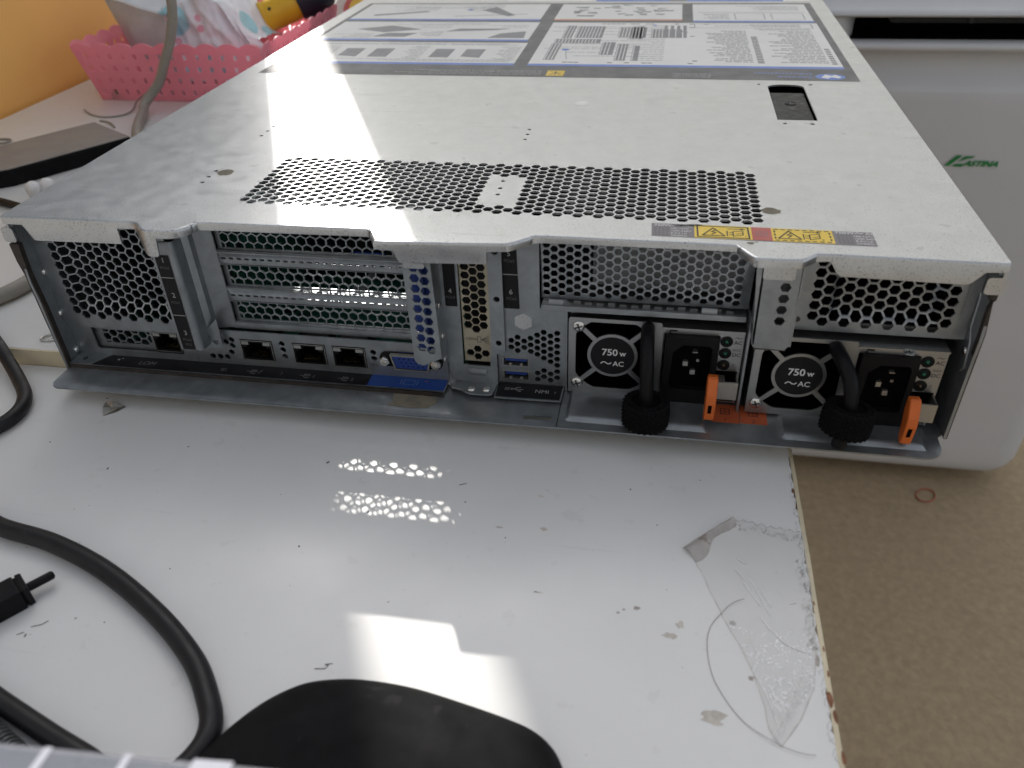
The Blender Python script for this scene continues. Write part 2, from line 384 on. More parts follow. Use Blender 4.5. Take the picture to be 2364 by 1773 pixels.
table('table', 'white laminate table under the server, its top a step higher, cream front edge band', -350, 16, 345, 1000, 0, 'f', [(-300, 60), (300, 60), (-300, 950), (300, 950)])
ft = table('table', 'scuffed white laminate table at the front with a chipped edge and taped corner', -360, -640, 370, 14.2, -10, 'r', [(-310, -590), (330, -590), (-310, -40), (330, -40)], True)

# ================================================================== the server
srv = thing('rack_server', 'grey steel rack server seen from its rear, cover scuffed, two power supplies fitted', 'server', (217, 360, 0))
W, TOP = 436.5, 86.5
# ---- top cover -----------------------------------------------------------
prof = [(0.3, 0), (30, .2), (60, .5), (67, .6), (70.5, -.8), (75, -5.5), (78.5, -7.2), (85, -7.0), (91, -6.2), (94.5, -4), (98, 1.5), (101, 3.6), (140, 4.0), (176, 4.3),
        (179.5, 3.2), (184, -4.6), (187.5, -6.9), (215, -5.2), (238, -3.4), (243, -2.4), (250, 3.4), (255.5, 6.0), (290, 6.0), (331, 5.8), (335.5, 4.2), (340, -2.6), (344, -5.2), (357, -5.0),
        (361, -3.8), (365, .2), (369, 1.2), (400, .8), (W - .3, .3)]
def dens(p, st=1.5):
    o = []
    for (a, b_), (c, d) in zip(p, p[1:]):
        n = max(1, int(math.hypot(c - a, d - b_) / st)); o += [(a + (c - a) * k / n, b_ + (d - b_) * k / n) for k in range(n)]
    return o + [p[-1]]
path = [(p.x, p.y) for p in spline([(a, b_, 0) for a, b_ in prof], 6)]
path = [p for i, p in enumerate(path) if i == 0 or p[0] > path[i - 1][0] + .02]
ZB = [(0, 82.8), (10.5, 82.6), (14, 75.2), (15, 74.9), (59.3, 75.2), (59.4, 82.8), (68.8, 83), (71.2, 76), (72, 73.7), (81.5, 73.6), (82.4, 75), (83.2, 82.6), (99, 82.6), (178, 83.0), (186, 82.8), (193, 82.6), (194.3, 79), (195.5, 77),
      (232.8, 77), (233.0, 82.6), (257, 83.2), (334, 83.6), (342, 82.4), (360, 82.6), (370.6, 83.4), (371.6, 83), (374.5, 78.4), (376.2, 77.2), (422.6, 76.8), (424.5, 77.8), (428.4, 82.4), (437, 83)]
def zb(x):
    for (a, za), (c, zc) in zip(ZB, ZB[1:]):
        if x <= c: return za + (zc - za) * max(0, (x - a)) / (c - a)
    return ZB[-1][1]
rc = 1.15
def nrm(i):
    a, c = path[max(i - 1, 0)], path[min(i + 1, len(path) - 1)]; dx, dy = c[0] - a[0], c[1] - a[1]; L = math.hypot(dx, dy); return (dy / L, -dx / L)
inner = [(path[i][0] - nrm(i)[0] * rc, path[i][1] - nrm(i)[1] * rc) for i in range(len(path))]
inner[0] = (0.3, inner[0][1]); inner[-1] = (W - .3, inner[-1][1])
lidm = MB()
holes = []
c0x, px, py = 108.6, 4.547, 5.25
for i in range(53):
    for j in range(12):
        x = c0x + i * px; y = 31.4 + j * py - (2.62 if i % 2 else 0)
        if y > 86.6 or (j == 11 and i % 2 == 0): continue
        if 221.5 < x < 236 and 36.5 < y < 71: continue
        holes.append(hexa(x, y, 4.42))
for x, y, r in [(228, 143.7, 1.1), (228.3, 135.5, 1.1), (228.2, 127.1, 1.1), (77, 49.6, 1.1), (76.5, 57.3, 1.1), (76.4, 65.5, 1.1), (76.2, 121, 1.1), (76.2, 129.4, 1.1), (76.2, 137.9, 1.1),
                (227.4, 65.6, 1.1), (227.7, 56.4, 1.1), (228, 48.8, 1.1), (360.6, 244.6, 1.3), (392.4, 245, 1.3), (369.1, 165.1, 1.3), (384, 165.4, 1.3)]: holes.append(circ(x, y, r, 10))
lat = [(365.8, 171.8), (387.2, 171.8), (387.6, 172.4), (387.6, 239.4)] + [(376.8 + 10.6 * math.cos(R(a)), 239.6 + 5.2 * math.sin(R(a))) for a in range(10, 171, 16)] + [(365.7, 239.4), (365.7, 172)]
holes.append(lat)
lidm.plate(inner + [(W - .3, 700), (.3, 700)], holes, lambda u, v, w_: (u, v, TOP - w_), 1.0)
xs = sorted(set([p[0] for p in path]))
P2 = []
for i in range(len(path)):
    P2.append((path[i], nrm(i)))
for a, _ in ZB:                                       # extra stations where the flange steps
    for i in range(len(path) - 1):
        if path[i][0] < a < path[i + 1][0]:
            t = (a - path[i][0]) / (path[i + 1][0] - path[i][0]); P2.append(((a, path[i][1] + t * (path[i + 1][1] - path[i][1])), nrm(i)))
P2.sort(key=lambda q: q[0][0])
rows = [[], [], [], [], [], []]
for (x, y), (nx, ny) in P2:
    z = zb(x)
    for k, (o, zz) in enumerate([(-rc, TOP), (-rc * .62, TOP - .12), (-rc * .25, TOP - .5), (0, TOP - rc), (0, z), (-1.0, z)]): rows[k].append((x + nx * o, y + ny * o, zz))
rows.append([(x - nx * 1.0, y - ny * 1.0, TOP - 1.1) for (x, y), (nx, ny) in P2])
n = len(P2)
lidm.add([p for r_ in rows for p in r_], [(k * n + i, k * n + i + 1, (k + 1) * n + i + 1, (k + 1) * n + i) for k in range(6) for i in range(n - 1)])
for x0, x1 in ((.0, 1.0), (W - 1.0, W)): lidm.box(x0, 2, 76, x1, 700, TOP - .02)
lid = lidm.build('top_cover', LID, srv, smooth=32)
# second small tab ledges under the flange
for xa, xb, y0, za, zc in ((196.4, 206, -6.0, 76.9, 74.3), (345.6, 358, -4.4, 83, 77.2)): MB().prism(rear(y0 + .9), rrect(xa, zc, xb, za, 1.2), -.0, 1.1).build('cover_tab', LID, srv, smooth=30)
# cover latch
lt = MB(); P = flat(TOP)
lt.prism(P, [(366.3, 172.2), (387, 172.2), (387, 232), (366.3, 232)], -2.6, -1.6)
latch = lt.build('cover_latch', BLK, srv, bevel=.5)
q = MB(); q.prism(P, [(365.9, 170), (387.6, 170), (388.4, 246), (365.2, 246)], -9, -8.2); q.build('latch_well', BLK, latch)
q = MB(); q.grid(lambda u, v: (367 + 19.6 * u, 224 + 15 * v, TOP - 1.9 - 5.5 * smooth01(v) * (1 - (2 * u - 1) ** 4 * .6)), 10, 10); q.build('finger_scoop', BLK, latch, smooth=60)
q = MB(); q.lathe((376.8, 209, TOP - 1.6), (0, 0, 1), [(3.6, 0), (3.6, .25), (2.9, .3), (2.9, .1)], 24); q.build('latch_lock', BLK, latch, smooth=30)
q = MB(); P1 = flat(TOP - 1.25); q.stroke(P1, [(376.8, 206.6), (376.8, 211.4)], .9, .0); q.stroke(P1, [(374.6, 209), (379, 209)], .6, .0)
q.stroke(P1, [(376, 199.5), (377.6, 199.5)], 1.4, -.3); q.stroke(P1, [(382.5, 209), (385, 210)], .8, -.3); q.build('lock_mark', DTXT, latch)
# dried glue spots and round paper dot
def blob(pl, cx, cy, rx, ry, seed, h=.06, n=26, am=.35):
    return MB().poly(pl, [(cx + rx * math.cos(a) * (1 + am * noise3(math.cos(a) * 1.6 + seed, math.sin(a) * 1.6, seed)), cy + ry * math.sin(a) * (1 + am * noise3(math.cos(a) * 1.6, math.sin(a) * 1.6 + seed, seed))) for a in [2 * math.pi * k / n for k in range(n)]], h)
for k, (x, y, rx, ry) in enumerate([(82.5, 64, 4.2, 4.2), (351.5, 42, 4.4, 3.6), (340.6, 8.4, 1.6, 1.1), (343, 9.6, .6, .5)]): blob(flat(TOP), x, y, rx, ry, k + 1.3).build('glue_spot', GLUE, srv)
MB().poly(flat(TOP), circ(252.4, 195.3, 4.6, 24), .08).build('paper_dot', PAPERW, srv)

# ---- service label on the cover (flat print) --------------------------------
LM = [LGREY, LWHITE, LBLUE, LORNG, LLINE, LDARK, YEL, LTXT, BLUEP]
L = MB(); F = flat(TOP); h1, h2, h3 = .06, .10, .14
L.rect(F, 13, 254, 424, 512, h1, 0)
def panel(x0, y0, x1, y1, bar):                       # white panel with a coloured bar along its near edge
    L.rect(F, x0, y0, x1, y1, h2, 1); L.rect(F, x0, y0 - 5.5, x1, y0, h2, bar)
panel(17, 289, 194, 352, 2); panel(17, 363, 192.5, 428, 2); panel(17, 440, 191, 507, 2)
panel(204, 289, 419, 427, 2); panel(203, 441, 312, 506, 3); panel(321, 436, 418, 506, 2)
rr = random.Random(3)
def lines(x0, y0, x1, y1, st, lw, mi=4, jit=.5, align='r'):
    y = y1 - st
    while y > y0:
        ln = (x1 - x0) * rr.uniform(1 - jit, 1); a = x1 - ln if align == 'r' else x0; x = a
        while x < a + ln - 1:
            k = min(rr.uniform(2.5, 9), a + ln - x); L.rect(F, x, y, x + k - .8, y + lw, h3, mi); x += k
        y -= st
lines(330, 296, 362, 400, 4.2, 1.7); lines(374, 296, 412, 400, 4.4, 1.7); 
for k in range(18): L.rect(F, 364, 297 + k * 4.6, 368.5, 299.4 + k * 4.6, h3, 5)
for k in range(9): L.rect(F, 413, 296 + k * 5.2, 416.5, 298.4 + k * 5.2, h3, 5)
L.stroke(F, [(322, 408), (414, 408), (414, 423), (322, 423)], .7, h3, 4, True); lines(330, 410, 406, 422, 3.4, 1.3); lines(335, 400, 412, 407, 3, 1.2)
for x0, y0, x1, y1 in ((228, 370, 250, 412), (262, 372, 284, 408), (272, 368, 282, 412), (252, 316, 262, 356), (288, 372, 312, 402), (214, 352, 250, 366), (218, 368, 226, 414), (213, 300, 221, 350), (264, 300, 272, 350), (276, 300, 281, 345)):
    L.rect(F, x0, y0, x1, y1, h3, 4)
    for k in range(int((x1 - x0) / 2.6)): L.rect(F, x0 + k * 2.6 + .5, y0 + 1, x0 + k * 2.6 + 1.2, y1 - 1, h3 + .03, 1)
for k in range(4): L.rect(F, 298 + k * 5, 372, 300.6 + k * 5, 416, h3 + .05, 4)
for k in range(26): x, y = rr.choice([(208, 300 + 4.6 * k), (224 + 4 * k, 293), (320 - rr.uniform(0, 12), 300 + 4.5 * k), (230 + 4 * k, 421)]); L.rect(F, x, y, x + 3.4, y + 1.9, h3, 5)
L.poly(F, circ(226, 331, 3, 14), h3 + .04, 2); L.stroke(F, [(226, 331), (230, 302)], .5, h3, 4); L.poly(F, circ(290, 417, 1.8, 12), h3 + .04, 2)
for k in range(7):                                   # line drawings: exploded boxes and levers
    x = 30 + 24 * k; L.poly(F, [(x, 304 + 3 * (k % 2)), (x + 15, 304), (x + 15, 330), (x, 330)], h3, 4) if k % 3 else lines(x, 298, x + 18, 340, 3.2, .9)
L.stroke(F, [(20, 344), (75, 344)], .7, h3, 5); L.stroke(F, [(78, 344), (130, 344)], .7, h3, 5); L.stroke(F, [(134, 344), (188, 344)], .7, h3, 5); lines(30, 345.5, 180, 351, 2.6, .8)
L.poly(F, [(38, 398), (66, 386), (96, 398), (66, 412)], h3, 4); L.poly(F, [(60, 370), (88, 370), (96, 384), (70, 384)], h3, 4); L.poly(F, [(118, 390), (160, 396), (172, 402), (128, 401)], h3, 4); L.poly(F, [(158, 368), (188, 368), (186, 392), (166, 384)], h3, 4)
lines(24, 291, 190, 300, 2.6, .8); lines(22, 365, 60, 384, 3, .8); lines(60, 414, 150, 426, 3.2, .8, jit=.8); lines(24, 484, 150, 505, 3.6, .8, jit=.9); lines(206, 300, 300, 420, 5.4, 1.0, jit=.9); lines(96, 372, 118, 392, 3, .9); lines(80, 402, 120, 420, 4, .8); lines(150, 404, 186, 418, 4, .8)
L.poly(F, [(36, 452), (84, 470), (80, 474), (34, 458)], h3, 4); L.poly(F, [(132, 478), (160, 452), (166, 456), (142, 494)], h3, 4); L.stroke(F, [(112, 452), (176, 462)], 1.6, h3, 4); lines(40, 476, 90, 498, 4.4, .9); lines(110, 470, 138, 500, 5, .9); L.poly(F, circ(120, 480, 3, 10), h3, 2)
for k in range(30): x, y = rr.uniform(212, 300), rr.uniform(450, 500); L.poly(F, [(x, y), (x + rr.uniform(3, 10), y + rr.uniform(-2, 2)), (x + rr.uniform(3, 10), y + rr.uniform(3, 7)), (x - 1, y + 4)], h3 + .002 * k, 4)
lines(356, 478, 412, 500, 4, 1.2); L.stroke(F, [(326, 470), (414, 470)], .8, h3, 5); lines(326, 440, 352, 466, 4, 1.3); L.stroke(F, [(356, 441), (380, 441), (380, 465), (356, 465)], .6, h3, 4, True); L.stroke(F, [(386, 441), (412, 441), (412, 465), (386, 465)], .6, h3, 4, True)
L.rect(F, 221, 257.5, 233, 271, h2, 6); L.stroke(F, [(223, 260), (227, 265), (231, 260)], .7, h3, 5); L.stroke(F, [(227, 260), (227, 269)], .7, h3, 5); L.stroke(F, [(223, 268), (231, 264)], .6, h3, 5)
lines(178, 257, 218, 272, 3.2, 1.0, 7, .3); lines(110, 257, 184, 272, 3.4, 1.0, 7, .4); lines(302, 257, 332, 270, 3.0, 1.0, 7, .2)
L.text(F, 'Service', 396, 264.5, 6.5, h2, 2, 'l', 1.2, rot=math.pi); L.text(F, 'Information', 396, 273, 6.5, h2, 2, 'l', 1.2, rot=math.pi)
L.poly(F, [(407 + 9.4 * math.cos(2 * math.pi * k / 28), 264.2 + 7 * math.sin(2 * math.pi * k / 28)) for k in range(28)], h2, 2)
L.poly(F, [(401, 262), (405, 259.5), (407.5, 263), (412, 260.5), (414, 264), (411, 269), (408, 266.5), (404.5, 269.5)], h3, 1)
L.build('service_label', LM, srv)
L2 = MB(); L2.rect(F, 120, 521, 425, 640, h1, 1); L2.rect(F, 232, 520.6, 402, 534, h2, 2); L2.rect(F, 300, 521, 316, 534, h3, 4); L2.build('service_label', LM, srv)
# ---- power label near the rear edge ----------------------------------------
PL = MB(); PM = [PURP, YEL, REDL, KTXT, WTXT, LGREY]
def pb(x): return 11.0 + (300.3 - x) * .006           # label lies very slightly skew
PL.poly(F, [(300.6, 11.2), (390, 10.4), (390, 23.6), (300.2, 24.0)], h1, 0)
PL.rect(F, 318.2, 11.4, 341.6, 24.0, h2, 1); PL.rect(F, 341.6, 11.3, 349.6, 23.9, h2, 2); PL.rect(F, 349.6, 11.2, 374.0, 23.8, h2, 1)
PL.stroke(F, [(319.6, 12.4), (340.4, 12.3), (340.2, 23.0), (319.4, 23.0)], .7, h3, 3, True)
for k in range(8):
    a = 350.6 + k * 2.9; PL.rect(F, a, 11.9, a + 1.9, 12.6, h3, 3); PL.rect(F, a, 22.3, a + 1.9, 23.0, h3, 3)
for k in range(3):
    for x in (350.5, 372.4): PL.rect(F, x, 13.6 + k * 3, x + .7, 15.4 + k * 3, h3, 3)
for ox, dg in ((0, '1'), (30.6, '2')):
    PL.stroke(F, [(321.5 + ox, 14), (330.5 + ox, 14), (326 + ox, 21.4)], .7, h3, 3, True)
    PL.stroke(F, [(326.8 + ox, 19.4), (325.2 + ox, 17.4), (327 + ox, 17.2), (325.4 + ox, 15.0)], .6, h3 + .02, 3)
    PL.stroke(F, [(332 + ox, 21), (337.5 + ox, 21)], .55, h3, 3); PL.poly(F, [(337.2 + ox, 20), (339.2 + ox, 21), (337.2 + ox, 22)], h3, 3)
    PL.stroke(F, [(334 + ox, 14), (338 + ox, 15.6), (338 + ox, 19.4), (334 + ox, 18.6)], .5, h3, 3, True); PL.stroke(F, [(335 + ox, 16), (337.4 + ox, 17)], .4, h3, 3)
    PL.stroke(F, [(331.6 + ox, 14), (331.6 + ox, 19)], .5, h3, 3)
    for k in range(2): PL.stroke(F, [(332.4 + ox, 15.4 + k * 2), (334 + ox, 15.4 + k * 2)], .5, h3, 3)
    PL.text(F, dg, 339 + ox, 13.4, 2.2, h3, 3)
PL.stroke(F, [(343.6, 15.4), (347.6, 15.4), (347.6, 19.6), (343.6, 19.6)], .4, h3, 0, True); PL.stroke(F, [(345.6, 15.4), (345.6, 19.6)], .3, h3, 0); PL.stroke(F, [(343.6, 17.5), (347.6, 17.5)], .3, h3, 0)
for ox in (0, 73.8):
    PL.text(F, '750W', 301.4 + ox, 21.2, 3.0, h2, 4, 'l', 1.0); PL.stroke(F, [(309.2 + ox, 22), (310.2 + ox, 22.7), (311.4 + ox, 21.9), (312.4 + ox, 22.5)], .4, h2, 4); PL.text(F, 'AC', 313.2 + ox, 21.2, 2.8, h2, 4, 'l', 1.1)
    for k, s_ in enumerate(('100-127V', '/200-240V', '8.4/4.1A', '50/60Hz')): PL.text(F, s_, 308.5 + ox, 18.6 - k * 2.3, 2.1, h2, 4, 'l', .95)
    for k in range(5):
        for j in range(4): PL.rect(F, 301.6 + ox + j * 1.6, 12.2 + k * 1.8, 302.7 + ox + j * 1.6, 13.2 + k * 1.8, h2, 5)
PL.poly(F, [(309, 22.4), (319, 24.1), (322, 23.8), (317, 22.2), (312, 21.8)], h3 + .2, 3)
PL.build('power_label', PM, srv)

# ---- chassis ----------------------------------------------------------------
# floor pan with rear lip, embossed under the power supplies
def emb(u, v):
    d = 0.
    for x0, x1, y0, y1 in ((268, 331, -8.6, 40), (364.5, 424, -8.6, 40)):
        e = min(u - x0, x1 - u, v - y0, y1 - v); d = max(d, smooth01((e + 1.1) / 2.1))
    return d
pan = MB()
out = [(2.2, 12), (2.2, 0), (2.4, -12.6), (3.4, -14.6), (5.6, -15.4), (264.0, -15.0), (264.4, -14.8), (423, -14.6)] + [(423.5 + 8.6 * math.sin(R(a)), -6 - 8.6 * math.cos(R(a))) for a in range(0, 91, 15)] + [(432.2, 1), (434.5, 3), (434.5, 700), (2.2, 700)]
ext = [(262 + i * 1.7, -13.6 + j * 1.3) for i in range(1, 99) for j in range(0, 30)]
def lipz(u, v):                                       # rolled front edge on the left part
    z = .9 + 1.8 * emb(u, v)
    if u < 264 and v < -10.5: z -= .05 * (-10.5 - v) ** 2
    return z
pan.plate(out, [[(247.5, -10.5), (261, -10.2), (260.4, -7), (248.2, -7.3)]], lambda u, v, w_: (u, v, lipz(u, v) - w_), .9, [p for p in ext if p[1] > -14.2 and not (247 < p[0] < 262)] + [(x, y) for x in range(8, 260, 12) for y in (-14.2, -12.4, -10.6)])
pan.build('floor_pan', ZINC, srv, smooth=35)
MB().box(248, -10.4, -1.9, 260.5, -7.2, -1.3).box(249, -10.6, -1.6, 259.5, -9.9, -.5).build('lance_tab', ZINC, srv)
MB().box(263.7, -14.4, .8, 264.15, 14, 1.0).build('pan_seam', EDGE, srv)
# side walls
def sidewall(x, sgn):
    pl = Plane((x, 0, 0), (0, 1, 0), (0, 0, 1))
    o = [(700, .9), (.4, .9), (.4, 42), (-.1, 52), (.6, 60), (3.5, 70), (3.5, 85), (700, 85)]
    return MB().plate(o, [], lambda u, v, w_: (x + sgn * w_, u, v), 1.2)
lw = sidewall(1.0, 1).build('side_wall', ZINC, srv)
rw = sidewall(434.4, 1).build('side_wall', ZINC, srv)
MB().prism(rear(.3), [(3.2, .6), (1.0, -.3), (.2, 30), (-.1, 55), (-1.3, 63), (-1.5, 72), (3.4, 72), (2.4, 56), (3.4, 36)], -3, -.2).build('wall_hem', EDGE, srv)
MB().prism(rear(.3), [(434.6, .5), (436.0, .6), (436.2, 40), (436.2, 55), (434.6, 70), (433.9, 66), (434.5, 40)], -3, -.2).build('wall_hem', EDGE, srv)
for x0, x1, hx in ((-4.0, 2.4, 1), (430.3, 437.6, 1)):
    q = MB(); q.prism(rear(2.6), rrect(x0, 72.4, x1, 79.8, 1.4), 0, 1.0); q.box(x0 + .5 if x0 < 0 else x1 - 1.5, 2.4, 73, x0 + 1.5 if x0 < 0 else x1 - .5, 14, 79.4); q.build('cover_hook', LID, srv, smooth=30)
    q = MB(); q.prism(rear(3.4), [(x0 + 2, 73), (x1 - 1, 73), (x1 - 1.2, 69.5), (x1 - 2.5, 68), (x0 + 3, 70.2)], 0, .8); q.build('hook_backing', EDGE, srv)
for y, z in ((10.5, 52.4), (10.0, 28.9), (10.2, 6.2)): MB().lathe((2.1, y, z), (1, 0, 0), [(1.9, 0), (1.9, .3), (1.6, .9), (1.0, 1.3), (.3, 1.4)], 16).build('rivet', SCREW, lw, smooth=50)
for y, z in ((8.5, 42), ): MB().lathe((434.3, y, z), (-1, 0, 0), [(1.8, 0), (1.8, .3), (1.5, .9), (.3, 1.3)], 16).build('rivet', SCREW, rw, smooth=50)
q = MB(); q.tube([(434.3, 17, 72), (434.3, 12, 66), (434.3, 11, 52), (434.3, 7, 47), (434.3, 4.5, 36), (434.3, 7, 33)], .55, 6); q.build('wall_bead', ZINC, rw, smooth=60)
# front of the server, closed far end
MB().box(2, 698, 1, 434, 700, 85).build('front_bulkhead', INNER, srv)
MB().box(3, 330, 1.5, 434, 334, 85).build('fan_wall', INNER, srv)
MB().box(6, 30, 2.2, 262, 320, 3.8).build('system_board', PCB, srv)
q = MB()
for k in range(44):
    x, y = random.uniform(60, 240), random.uniform(34, 150); a, c, h = random.uniform(2, 9), random.uniform(2, 9), random.uniform(1, 7)
    q.box(x, y, 3.8, x + a, y + c, 3.8 + h, random.choice([0, 0, 1, 2]))
o = q.build('board_components', [BLK, GREYPL, PCB], srv); o['kind'] = 'stuff'
MB().box(93.6, 24, 6, 95.2, 190, 79).build('riser_board', PCB, srv)
MB().box(143, 60, 36, 162, 66, 44).build('card_connector', BLUEP, srv)
MB().box(98, 110, 8, 200, 150, 30).build('heat_sink', INNER, srv)
MB().box(96, 19.2, 81.2, 193, 43, 82).build('slot_sun_block', ZINC, srv)  # plate added to stop sunlight leaving through the top slot
MB().box(206, 30, 44, 261, 320, 62).build('vent_shade_block', VOID, srv)  # near-black blocks added under the vents so the holes look shaded
MB().box(268, 26, 46, 432, 320, 60).build('vent_shade_block', VOID, srv)
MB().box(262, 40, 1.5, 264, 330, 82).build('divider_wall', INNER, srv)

# left perforated panel, centre pressed inwards
def hexfield(x0, y0, x1, y1, p, ff, flat_top=True, ox=0, oy=0, skip=None, clipm=.25):
    o = []; cw = p * math.sqrt(3) / 2
    if flat_top:
        for i in range(-1, int((x1 - x0) / cw) + 2):
            for j in range(-1, int((y1 - y0) / p) + 2): o.append((x0 + ox + i * cw, y0 + oy + j * p + (p / 2 if i % 2 else 0)))
    else:
        for j in range(-1, int((y1 - y0) / cw) + 2):
            for i in range(-1, int((x1 - x0) / p) + 2): o.append((x0 + ox + i * p + (p / 2 if j % 2 else 0), y0 + oy + j * cw))
    res = []
    for c in o:
        if skip and skip(*c): continue
        h = clip(hexa(c[0], c[1], ff, flat_top), x0, y0, x1, y1)
        if len(h) > 2 and abs(sum(a[0] * b_[1] - b_[0] * a[1] for a, b_ in zip(h, h[1:] + h[:1]))) > ff * ff * .25: res.append(h)
    return res
def leftmap(u, v, w_):
    d = smooth01((u - 15) / 5) * smooth01((v - 31) / 6)
    return (u, 10.2 + 2.6 * d + w_, v)
hf = [hexa(12.35 + i * 4.42, 31.2 + j * 5.06 + (2.5 if i % 2 else 0) - (0 if i % 2 == 0 else 5.06), 4.3) for i in range(13) for j in range(12)]
hf = [h for h in hf if max(p[1] for p in h) < 83.5 and max(p[0] for p in h) < 70.5 and min(p[1] for p in h) > 25.4]
MB().plate([(2.3, 21), (72.6, 21), (72.6, 84.5), (2.3, 84.5)], hf, leftmap, .9, ngridpts(2.3, 21, 9, 84, 3)).build('perforated_panel', ZINC, srv, smooth=40)
# lower port panel left, recessed card slot
MB().plate([(2.3, 3.2), (72, 3.2), (72, 20.9), (2.3, 20.9)], [rrect(14.4, 6.8, 64.6, 20.0, 1)], lambda u, v, w_: (u, 12 + w_, v), .9).build('port_panel', ZINC, srv)
lom = MB(); hh = hexfield(18.2, 9.4, 46, 17.4, 4.95, 4.15, True, 2.1, 3.7)
lom.plate(rrect(13.6, 6.2, 65.2, 20.4, .6), hh + [[(48.6, 8.2), (62.4, 8.2), (62.4, 18.9), (48.6, 18.9)]], lambda u, v, w_: (u, 14.6 + w_, v), .9)
lom.build('adapter_plate', ZINC, srv)

def rj45(x0, z0, y, wd=17.2, ht=11.8):
    pl = rear(y); o = MB()
    op = [(1.4, 1.2), (wd - 1.4, 1.2), (wd - 1.4, 7.6), (wd - 3.4, 7.6), (wd - 3.4, 9.0), (wd - 5.4, 9.0), (wd - 5.4, 10.5), (5.4, 10.5), (5.4, 9.0), (3.4, 9.0), (3.4, 7.6), (1.4, 7.6)]
    led = [[(.9, 9.3), (4.6, 9.3), (4.6, 11.1), (.9, 11.1)], [(wd - 4.6, 9.3), (wd - .9, 9.3), (wd - .9, 11.1), (wd - 4.6, 11.1)]]
    o.plate([(0, 0), (wd, 0), (wd, ht), (0, ht)], [op], lambda u, v, w_: (x0 + u, y + w_, z0 + v), .8, mi=1)
    for a in ((0, 0, wd, .35), (0, ht - .35, wd, ht), (0, 0, .35, ht), (wd - .35, 0, wd, ht)): o.box(x0 + a[0], y - .12, z0 + a[1], x0 + a[2], y - .01, z0 + a[3], 0)
    o.box(x0 - .2, y + .9, z0 - .2, x0 + wd + .2, y + 1.0, z0, 1)
    for a in ((x0, z0, x0 + 1.3, z0 + ht), (x0 + wd - 1.3, z0, x0 + wd, z0 + ht), (x0, z0, x0 + wd, z0 + 1.1), (x0, z0 + 10.6, x0 + wd, z0 + ht)): o.box(a[0], y + .82, a[1], a[2], y + 15, a[3], 1)
    o.box(x0, y + 15, z0, x0 + wd, y + 15.6, z0 + ht, 1)
    r = o.build('network_port', [SHELL, BLK], srv)
    for q in led: MB().prism(rear(y - .04), q and [(x0 + a, z0 + c) for a, c in q], 0, .2).build('led_window', GREYPL, r)
    p = MB()
    for k in range(8): p.box(x0 + 4.4 + k * 1.02, y + 1.6, z0 + 2.0, x0 + 4.8 + k * 1.02, y + 6, z0 + 2.4)
    p.box(x0 + 1.4, y + .4, z0 + 1.2, x0 + wd - 1.4, y + 1.2, z0 + 1.9, 1)
    p.build('contact_row', [PINS, VOID], r)
    return r
rj45(48.4, 7.6, 12.6, 15.2, 11.6)
for x in (98.2, 126.6, 147.6): rj45(x, 7.0, 11.7)
iop = MB()
hol = [[(98, 6.8), (115.6, 6.8), (115.6, 19), (98, 19)], [(126.4, 6.8), (144, 6.8), (144, 19), (126.4, 19)], [(147.4, 6.8), (165, 6.8), (165, 19), (147.4, 19)], rrect(179.5, 8.6, 199, 18.4, 2)]
hol += [hexa(x, z, 3.0, False) for x, z in ((93.6, 18.1), (90.3, 16.5), (93.4, 14.6), (91.9, 10.5), (120.9, 17.8), (121, 14.2), (121.2, 10.3), (169.0, 16.6), (169.0, 13.0), (169.2, 9.2), (80.7, 7.3), (84.8, 7.3), (88.8, 7.3))]
iop.plate([(72.1, 3.2), (206.8, 3.2), (206.8, 23.4), (72.1, 23.4)], hol, lambda u, v, w_: (u, 12.2 + w_, v), .9); iop.build('port_panel', ZINC, srv)
# video connector
v = MB(); v.plate([(173, 10), (178, 8.2), (200, 8.2), (205, 10), (205, 17.4), (178, 19.4), (173, 17.6)] if False else rrect(172.4, 9.8, 204.6, 18.0, 3.6, 5), [[(180.6, 10.2), (197.4, 10.2), (198.6, 17.2), (179.4, 17.2)]], lambda u, w0, w_: (u, 11.2 + w_, w0), .9)
vg = v.build('video_port', BLK, srv)
MB().prism(rear(9.6), [(181.3, 10.0), (196.7, 10.0), (197.3, 10.6), (198.6, 16.4), (198, 17.2), (180, 17.2), (179.4, 16.4), (180.7, 10.6)], -6, 0).build('video_socket', BLUEP, vg, bevel=.4)
q = MB()
for j in range(3):
    for i in range(5): q.poly(rear(9.55), circ(184 + i * 2.5 - j * .9 + .9, 11.6 + j * 2, .45, 8), 0)
q.build('socket_holes', BLK, vg)
q = MB(); q.plate([(180.5, 9.3), (197.5, 9.3), (199.5, 17.9), (178.5, 17.9)], [[(181.2, 9.9), (196.8, 9.9), (198.7, 17.3), (179.3, 17.3)]], lambda u, w0, w_: (u, 9.0 + w_, w0), 3); q.build('socket_shroud', SHELL, vg)
for x in (175.6, 201.6):
    MB().lathe((x, 11.0, 14.0), (0, -1, 0), [(2.6, 0), (2.6, 2.6), (2.2, 3.0), (1.4, 3.0), (1.4, .6)], 6).build('jack_screw', SCREW, vg)
